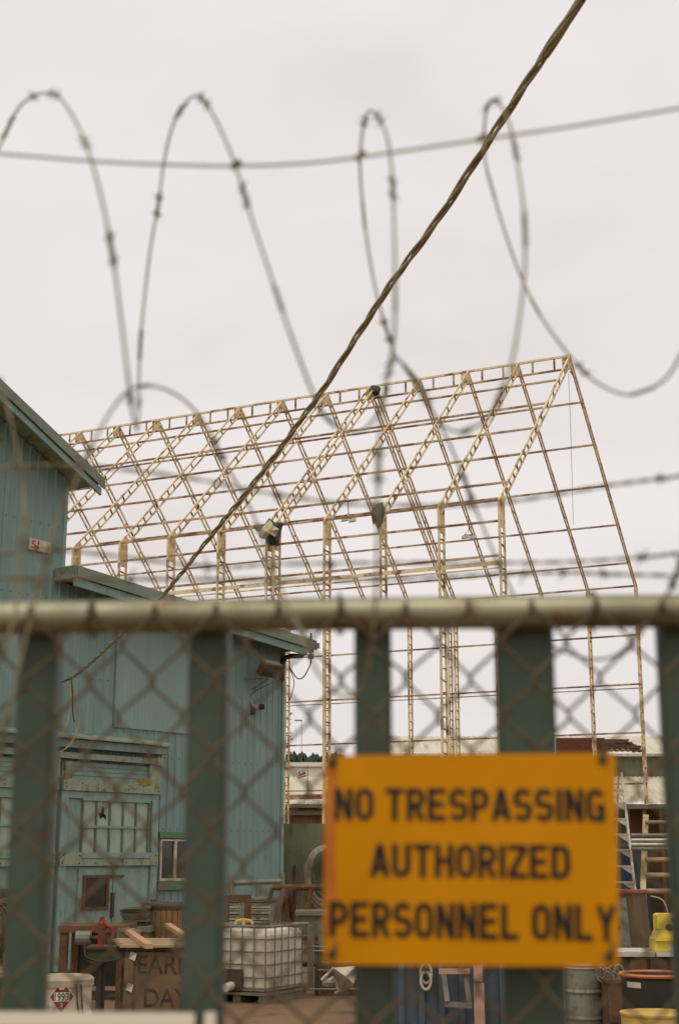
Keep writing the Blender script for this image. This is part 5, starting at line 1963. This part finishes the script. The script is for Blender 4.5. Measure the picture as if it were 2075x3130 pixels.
def sg(u, v, d=0.0):
    """u 0..1 left to right, v 0..1 top to bottom on the slightly bowed plate"""
    a = (cTL[0] + (cTR[0] - cTL[0]) * u, cTL[1] + (cTR[1] - cTL[1]) * u)
    b = (cBL[0] + (cBR[0] - cBL[0]) * u, cBL[1] + (cBR[1] - cBL[1]) * u)
    s_, z_ = a[0] + (b[0] - a[0]) * v, a[1] + (b[1] - a[1]) * v
    bow = .006 * math.sin(math.pi * u) + .003 * math.sin(math.pi * v) - (.006 * (1 - u / .07) ** 2 if u < .07 else 0) + .0012 * math.sin(9 * u + 4 * v)
    return fp(s_, z_, .034 + bow + d)


# rounded corners by pulling in the grid corners
def plate(a, b, d):
    r = .018
    u = a
    v = b
    du, dv = min(u, 1 - u), min(v, 1 - v)
    if du < r and dv < r * 1.4:
        cu, cv = (r if u < .5 else 1 - r), (r * 1.4 if v < .5 else 1 - r * 1.4)
        x, y = (u - cu) / r, (v - cv) / (r * 1.4)
        L_ = math.hypot(x, y)
        mxv = max(abs(x), abs(y))
        if L_ > 1e-6:
            u, v = cu + x / L_ * mxv * r, cv + y / L_ * mxv * r * 1.4
    return sg(u, v, d)


us = sorted(set([0, .005, .01, .014, .018, .03, .05, .07] + [i / 24 for i in range(2, 23)] + [.95, .97, .982, .986, .99, .995, 1]))
vs_ = sorted(set([0, .006, .012, .018, .0252, .06] + [i / 16 for i in range(2, 15)] + [.94, .9748, .982, .988, .994, 1]))
mb = MB()
nu, nv = len(us) - 1, len(vs_) - 1
mb.sheet(lambda a, b: plate(us[round(a * nu)], vs_[round(b * nv)], .0), nu, nv, FN * -.0012)
mb.build('plate', M_sign, sgn, smooth=False)


def sign_uv(x, y):
    u = (x - 748) / (1425 - 748)
    v = (y - (1746 - 7 * u)) / 485
    return u, v


def sign_warp(p):
    return sg(p.x, p.z, .0012)


for tx, x0, x1, y0, y1 in (('NO TRESPASSING', 771, 1398, 1823, 1899), ('AUTHORIZED', 857, 1316, 1953, 2030), ('PERSONNEL ONLY', 762, 1418, 2087, 2168)):
    gothic('lettering', tx, M_ink, sgn, x0, x1, y0, y1, lambda x, y, d: sg(*sign_uv(x, y), d), .0011)
# darker reddish strip along the left edge
mb = MB()
mb.sheet(lambda a, b: sg(.004 + .036 * a + .006 * math.sin(b * 9), .02 + b * .85, .0009), 2, 14)
mb.build('reddish_edge', M_signred, sgn)
for (u, v) in ((.025, .035), (.955, .03), (.03, .955), (.965, .955)):
    c = sg(u, v, .002)
    MB().tube([c - FN * .012, c + FN * .002], .0055, 10).build('rivet', M_darkmetal, sgn)
    MB().tube(spline([c + FN * .003, c + FN * .004 + UP * .008 + FE * .003, c - FN * .004 + UP * .016 + FE * .004, c - FN * .012 + UP * .014], 4), .0016, 6).build('wire_tie', M_wire, sgn)

# ---------------------------------------------------------------- white board low on the gate
wb = thing('white_gate_board', 'white board with a red band fixed low on the gate, bottom left', 'board', fp(*fsz(200, 2365, .034), .034))
s0 = fsz(-220, 2340, .036)[0]
s1 = fsz(450, 2340, .036)[0]
z1 = fsz(225, 2338, .036)[1]
z2 = fsz(225, 2372, .036)[1]
m = MB()
fbox(m, s0, s1, z2, z1, .036, .040)
m.build('white_panel', M_farwhite, wb)
m = MB()
fbox(m, s0, s1, z2 - .20, z2 - .0005, .036, .0398)
m.build('red_band', M_orange, wb)
m = MB()
a, b = fsz(474, 2345, .036)[0], fsz(499, 2345, .036)[0]
fbox(m, a, b, z2 - .02, z1 + .001, .036, .040)
m.build('white_tab', M_farwhite, wb)
m = MB()
fbox(m, s1 - .01, b, z2 - .06, z2 - .045, .041, .043)
m.build('strap', M_orange, wb)

# ---------------------------------------------------------------- wires above the gate
NEAR, MID, FAR = 1.50, 1.73, 1.98


def wire_path(pix, per=7):
    return spline([at(x, y, d) for (x, y, d) in pix], per)


def fill(pix):
    """linear depths where only some points carry one"""
    idx = [i for i, p in enumerate(pix) if len(p) > 2]
    out = []
    for i, p in enumerate(pix):
        if len(p) > 2:
            out.append(p)
            continue
        lo_ = max([k for k in idx if k < i], default=idx[0])
        hi_ = min([k for k in idx if k > i], default=idx[-1])
        t = 0 if hi_ == lo_ else (i - lo_) / (hi_ - lo_)
        out.append((p[0], p[1], pix[lo_][2] * (1 - t) + pix[hi_][2] * t))
    return out


def loops(x0, n):
    out = []
    for i in range(n):
        b = x0 + i * 330
        out += [(b, 880, MID), (b + 60, 700, NEAR), (b + 110, 400), (b + 150, 250, MID), (b + 135, 420, FAR), (b + 190, 700, FAR), (b + 260, 890)]
    return out




def razor(name, label, pix, barb_step=.20, r=.0018, seed=1):
    path_ = wire_path(fill(pix))
    rn = random.Random(seed)
    t = thing(name, label, 'razor wire', path_[0], 'razor wire coiled along the gate top')
    MB().tube(path_, r, 7).build('core_wire', M_razor, t, smooth=True)
    d = 0
    nxt = rn.uniform(0, barb_step)
    for a, b in zip(path_, path_[1:]):
        L_ = (b - a).length
        while nxt < d + L_:
            p = a.lerp(b, (nxt - d) / L_)
            tg = (b - a).normalized()
            u = Matrix.Rotation(rn.uniform(0, 6.28), 3, tg) @ tg.orthogonal().normalized()
            v = tg.cross(u)
            # clip-on barb: four swept blades on a short sleeve
            mb = MB()
            mb.obox(p, tg * .022, u * .0024, v * .0021)
            for sx in (-1, 1):
                for sy in (-1, 1):
                    base_ = p + tg * .010 * sx
                    tip = p + tg * .017 * sx + u * .0095 * sy
                    mb.prism([base_ - tg * .005, base_ + tg * .004, tip], v * .0009)
            mb.build('barb', M_barb, t)
            nxt += barb_step * rn.uniform(.85, 1.15)
        d += L_
    return t


razor('razor_wire_coil', 'large razor wire coil looping high against the sky', loops(-1150, 3) + [
    (-160, 900, NEAR), (-110, 640, MID), (-50, 440, FAR), (0, 338), (40, 255, FAR), (75, 224), (105, 215, MID), (135, 223), (165, 262), (190, 312), (213, 375, NEAR), (240, 480), (262, 600), (283, 760), (297, 880, NEAR), (306, 950), (316, 985, MID), (322, 945), (321, 890, FAR),
    (325, 790), (335, 680), (350, 560), (365, 480), (380, 370, FAR), (400, 290), (430, 237), (455, 222, MID), (480, 245), (510, 300), (545, 385, 1.62), (580, 500), (620, 620), (660, 740, NEAR), (700, 850), (722, 905), (750, 960), (790, 990), (830, 997, MID), (864, 968), (888, 911), (900, 840, 1.6),
    (911, 760, NEAR), (912, 640, NEAR), (910, 520), (905, 400), (895, 322), (876, 275), (857, 256, MID), (845, 270), (835, 320), (832, 400, FAR), (845, 540, FAR), (870, 680), (905, 800, FAR), (925, 835), (960, 872), (985, 920), (1010, 970), (1050, 996, MID), (1090, 990), (1130, 960), (1160, 900, NEAR),
    (1185, 820), (1205, 690, NEAR), (1212, 600), (1210, 500, NEAR), (1198, 400), (1180, 300), (1160, 250), (1140, 230, MID), (1125, 245), (1118, 300, FAR), (1120, 370), (1140, 450), (1170, 550), (1205, 645, FAR), (1245, 725), (1290, 790), (1340, 850), (1380, 885), (1435, 910, MID), (1480, 905), (1530, 880), (1560, 840, 1.6), (1590, 770), (1630, 600, NEAR), (1655, 400), (1685, 300, MID), (1715, 420), (1740, 620, FAR), (1800, 850)] + loops(1860, 4), seed=4)
razor('razor_wire_coil', 'lower razor wire coil sagging across the rail and the blue wall', [
    (-40, 1900, NEAR), (0, 1740), (24, 1643, NEAR), (43, 1546), (85, 1378), (130, 1209, 1.52), (168, 1130), (205, 1045), (250, 960, 1.62), (290, 908), (322, 893, MID), (370, 895, 1.8), (420, 920), (460, 960), (490, 1010), (520, 1070), (560, 1140), (590, 1200, FAR), (620, 1290, 1.8), (658, 1380, 1.62), (692, 1450), (735, 1555, 1.55), (800, 1610), (845, 1560), (866, 1400, 1.48), (871, 1250, 1.45), (876, 1015, 1.45), (888, 920), (906, 830, 1.6), (935, 848, MID), (985, 930), (1040, 1030), (1100, 1180, 1.85), (1150, 1300), (1200, 1400, 1.84), (1240, 1458), (1290, 1500), (1380, 1523, 1.82), (1450, 1497), (1500, 1430, 1.62), (1560, 1330), (1640, 1100, NEAR), (1700, 1000)], seed=9)
razor('razor_wire_coil', 'short razor wire strand hanging at the left edge over the blue gable', [
    (-60, 800, MID), (-20, 860), (12, 920), (46, 1065), (58, 1195), (46, 1312), (30, 1440, 1.6), (-30, 1600)], seed=12)

t = thing('tension_wire', 'smooth grey tension wire strung through the razor coil', 'wire', at(0, 355, 1.6))
pth = wire_path(fill([(-1300, 300, 1.7), (-160, 345, 1.62), (0, 355), (213, 372), (380, 380), (545, 383, 1.6), (690, 378), (830, 363), (1110, 322), (1330, 290), (1568, 250, 1.55), (1760, 222, 1.55), (3100, 150, 1.5)]))
MB().tube(pth, .0019, 7).build('strand', M_tension, t, smooth=True)
for (x, y) in ((545, 383), (832, 363), (1112, 321)):
    c = at(x, y, 1.60)
    MB().tube([c + Vector((-.006, 0, -.003)), c + Vector((.006, -.003, .005))], .0042, 8).build('clip', M_barb, t)


def barbed(label, pix, barbs, seed):
    rn = random.Random(seed)
    path_ = wire_path(fill(pix), 10)
    t = thing('barbed_wire', label, 'barbed wire', path_[0], 'barbed wire strands above the rail')
    for st in (0, 1):
        q = []
        for i, p in enumerate(path_):
            a = i * 1.1 + math.pi * st
            q.append(p + Vector((0, math.cos(a) * .0014, math.sin(a) * .0014)))
        MB().tube(q, .0013, 6).build('strand', M_razor, t, smooth=True)
    for (x, y, d) in barbs:
        c = at(x, y, d)
        mb = MB()
        for k in range(4):
            a = rn.uniform(0, 6.28)
            dv = Vector((rn.uniform(-.5, .5), math.cos(a), math.sin(a))).normalized()
            mb.tube([c - dv * .004, c + dv * .015], [.0014, .0005], 5)
        ring = [c + Vector((-.006 + .0012 * j, .0035 * math.cos(j * 1.2), .0035 * math.sin(j * 1.2))) for j in range(11)]
        mb.tube(ring, .0014, 5)
        mb.build('barb', M_barb, t)


barbed('upper barbed wire strand dipping between the left edge and the right', [(-1300, 1090, 1.7), (-160, 1082, 1.62), (0, 1080), (170, 1075), (400, 1098), (640, 1142, 1.7), (830, 1165), (1085, 1166), (1200, 1155), (1400, 1122), (1530, 1105), (1568, 1100), (1750, 1075, 1.62), (3100, 1060, 1.55)],
       [(640, 1142, 1.7), (1082, 1166, 1.69), (1525, 1106, 1.63), (190, 1077, 1.64), (860, 1166, 1.7)], 2)
barbed('middle barbed wire strand just above the rail', [(-1300, 1290, 1.75), (-160, 1285, 1.66), (0, 1280), (130, 1270), (480, 1308), (620, 1303, 1.7), (860, 1300), (1100, 1300), (1300, 1298), (1480, 1288), (1568, 1278), (1750, 1262, 1.66), (3100, 1240, 1.58)],
       [(132, 1270, 1.67), (480, 1308, 1.69), (760, 1302, 1.7), (1150, 1300, 1.7), (1482, 1288, 1.67)], 3)
barbed('lowest barbed wire strand, close over the rail', [(-1300, 1335, 1.76), (-160, 1330, 1.7), (0, 1335), (480, 1338), (760, 1340), (990, 1335, 1.7), (1150, 1326), (1300, 1322), (1400, 1326), (1568, 1330), (1750, 1335, 1.7), (3100, 1330, 1.6)],
       [(620, 1342, 1.7), (1300, 1322, 1.7), (1210, 1325, 1.7), (1395, 1326, 1.7), (300, 1338, 1.7)], 5)
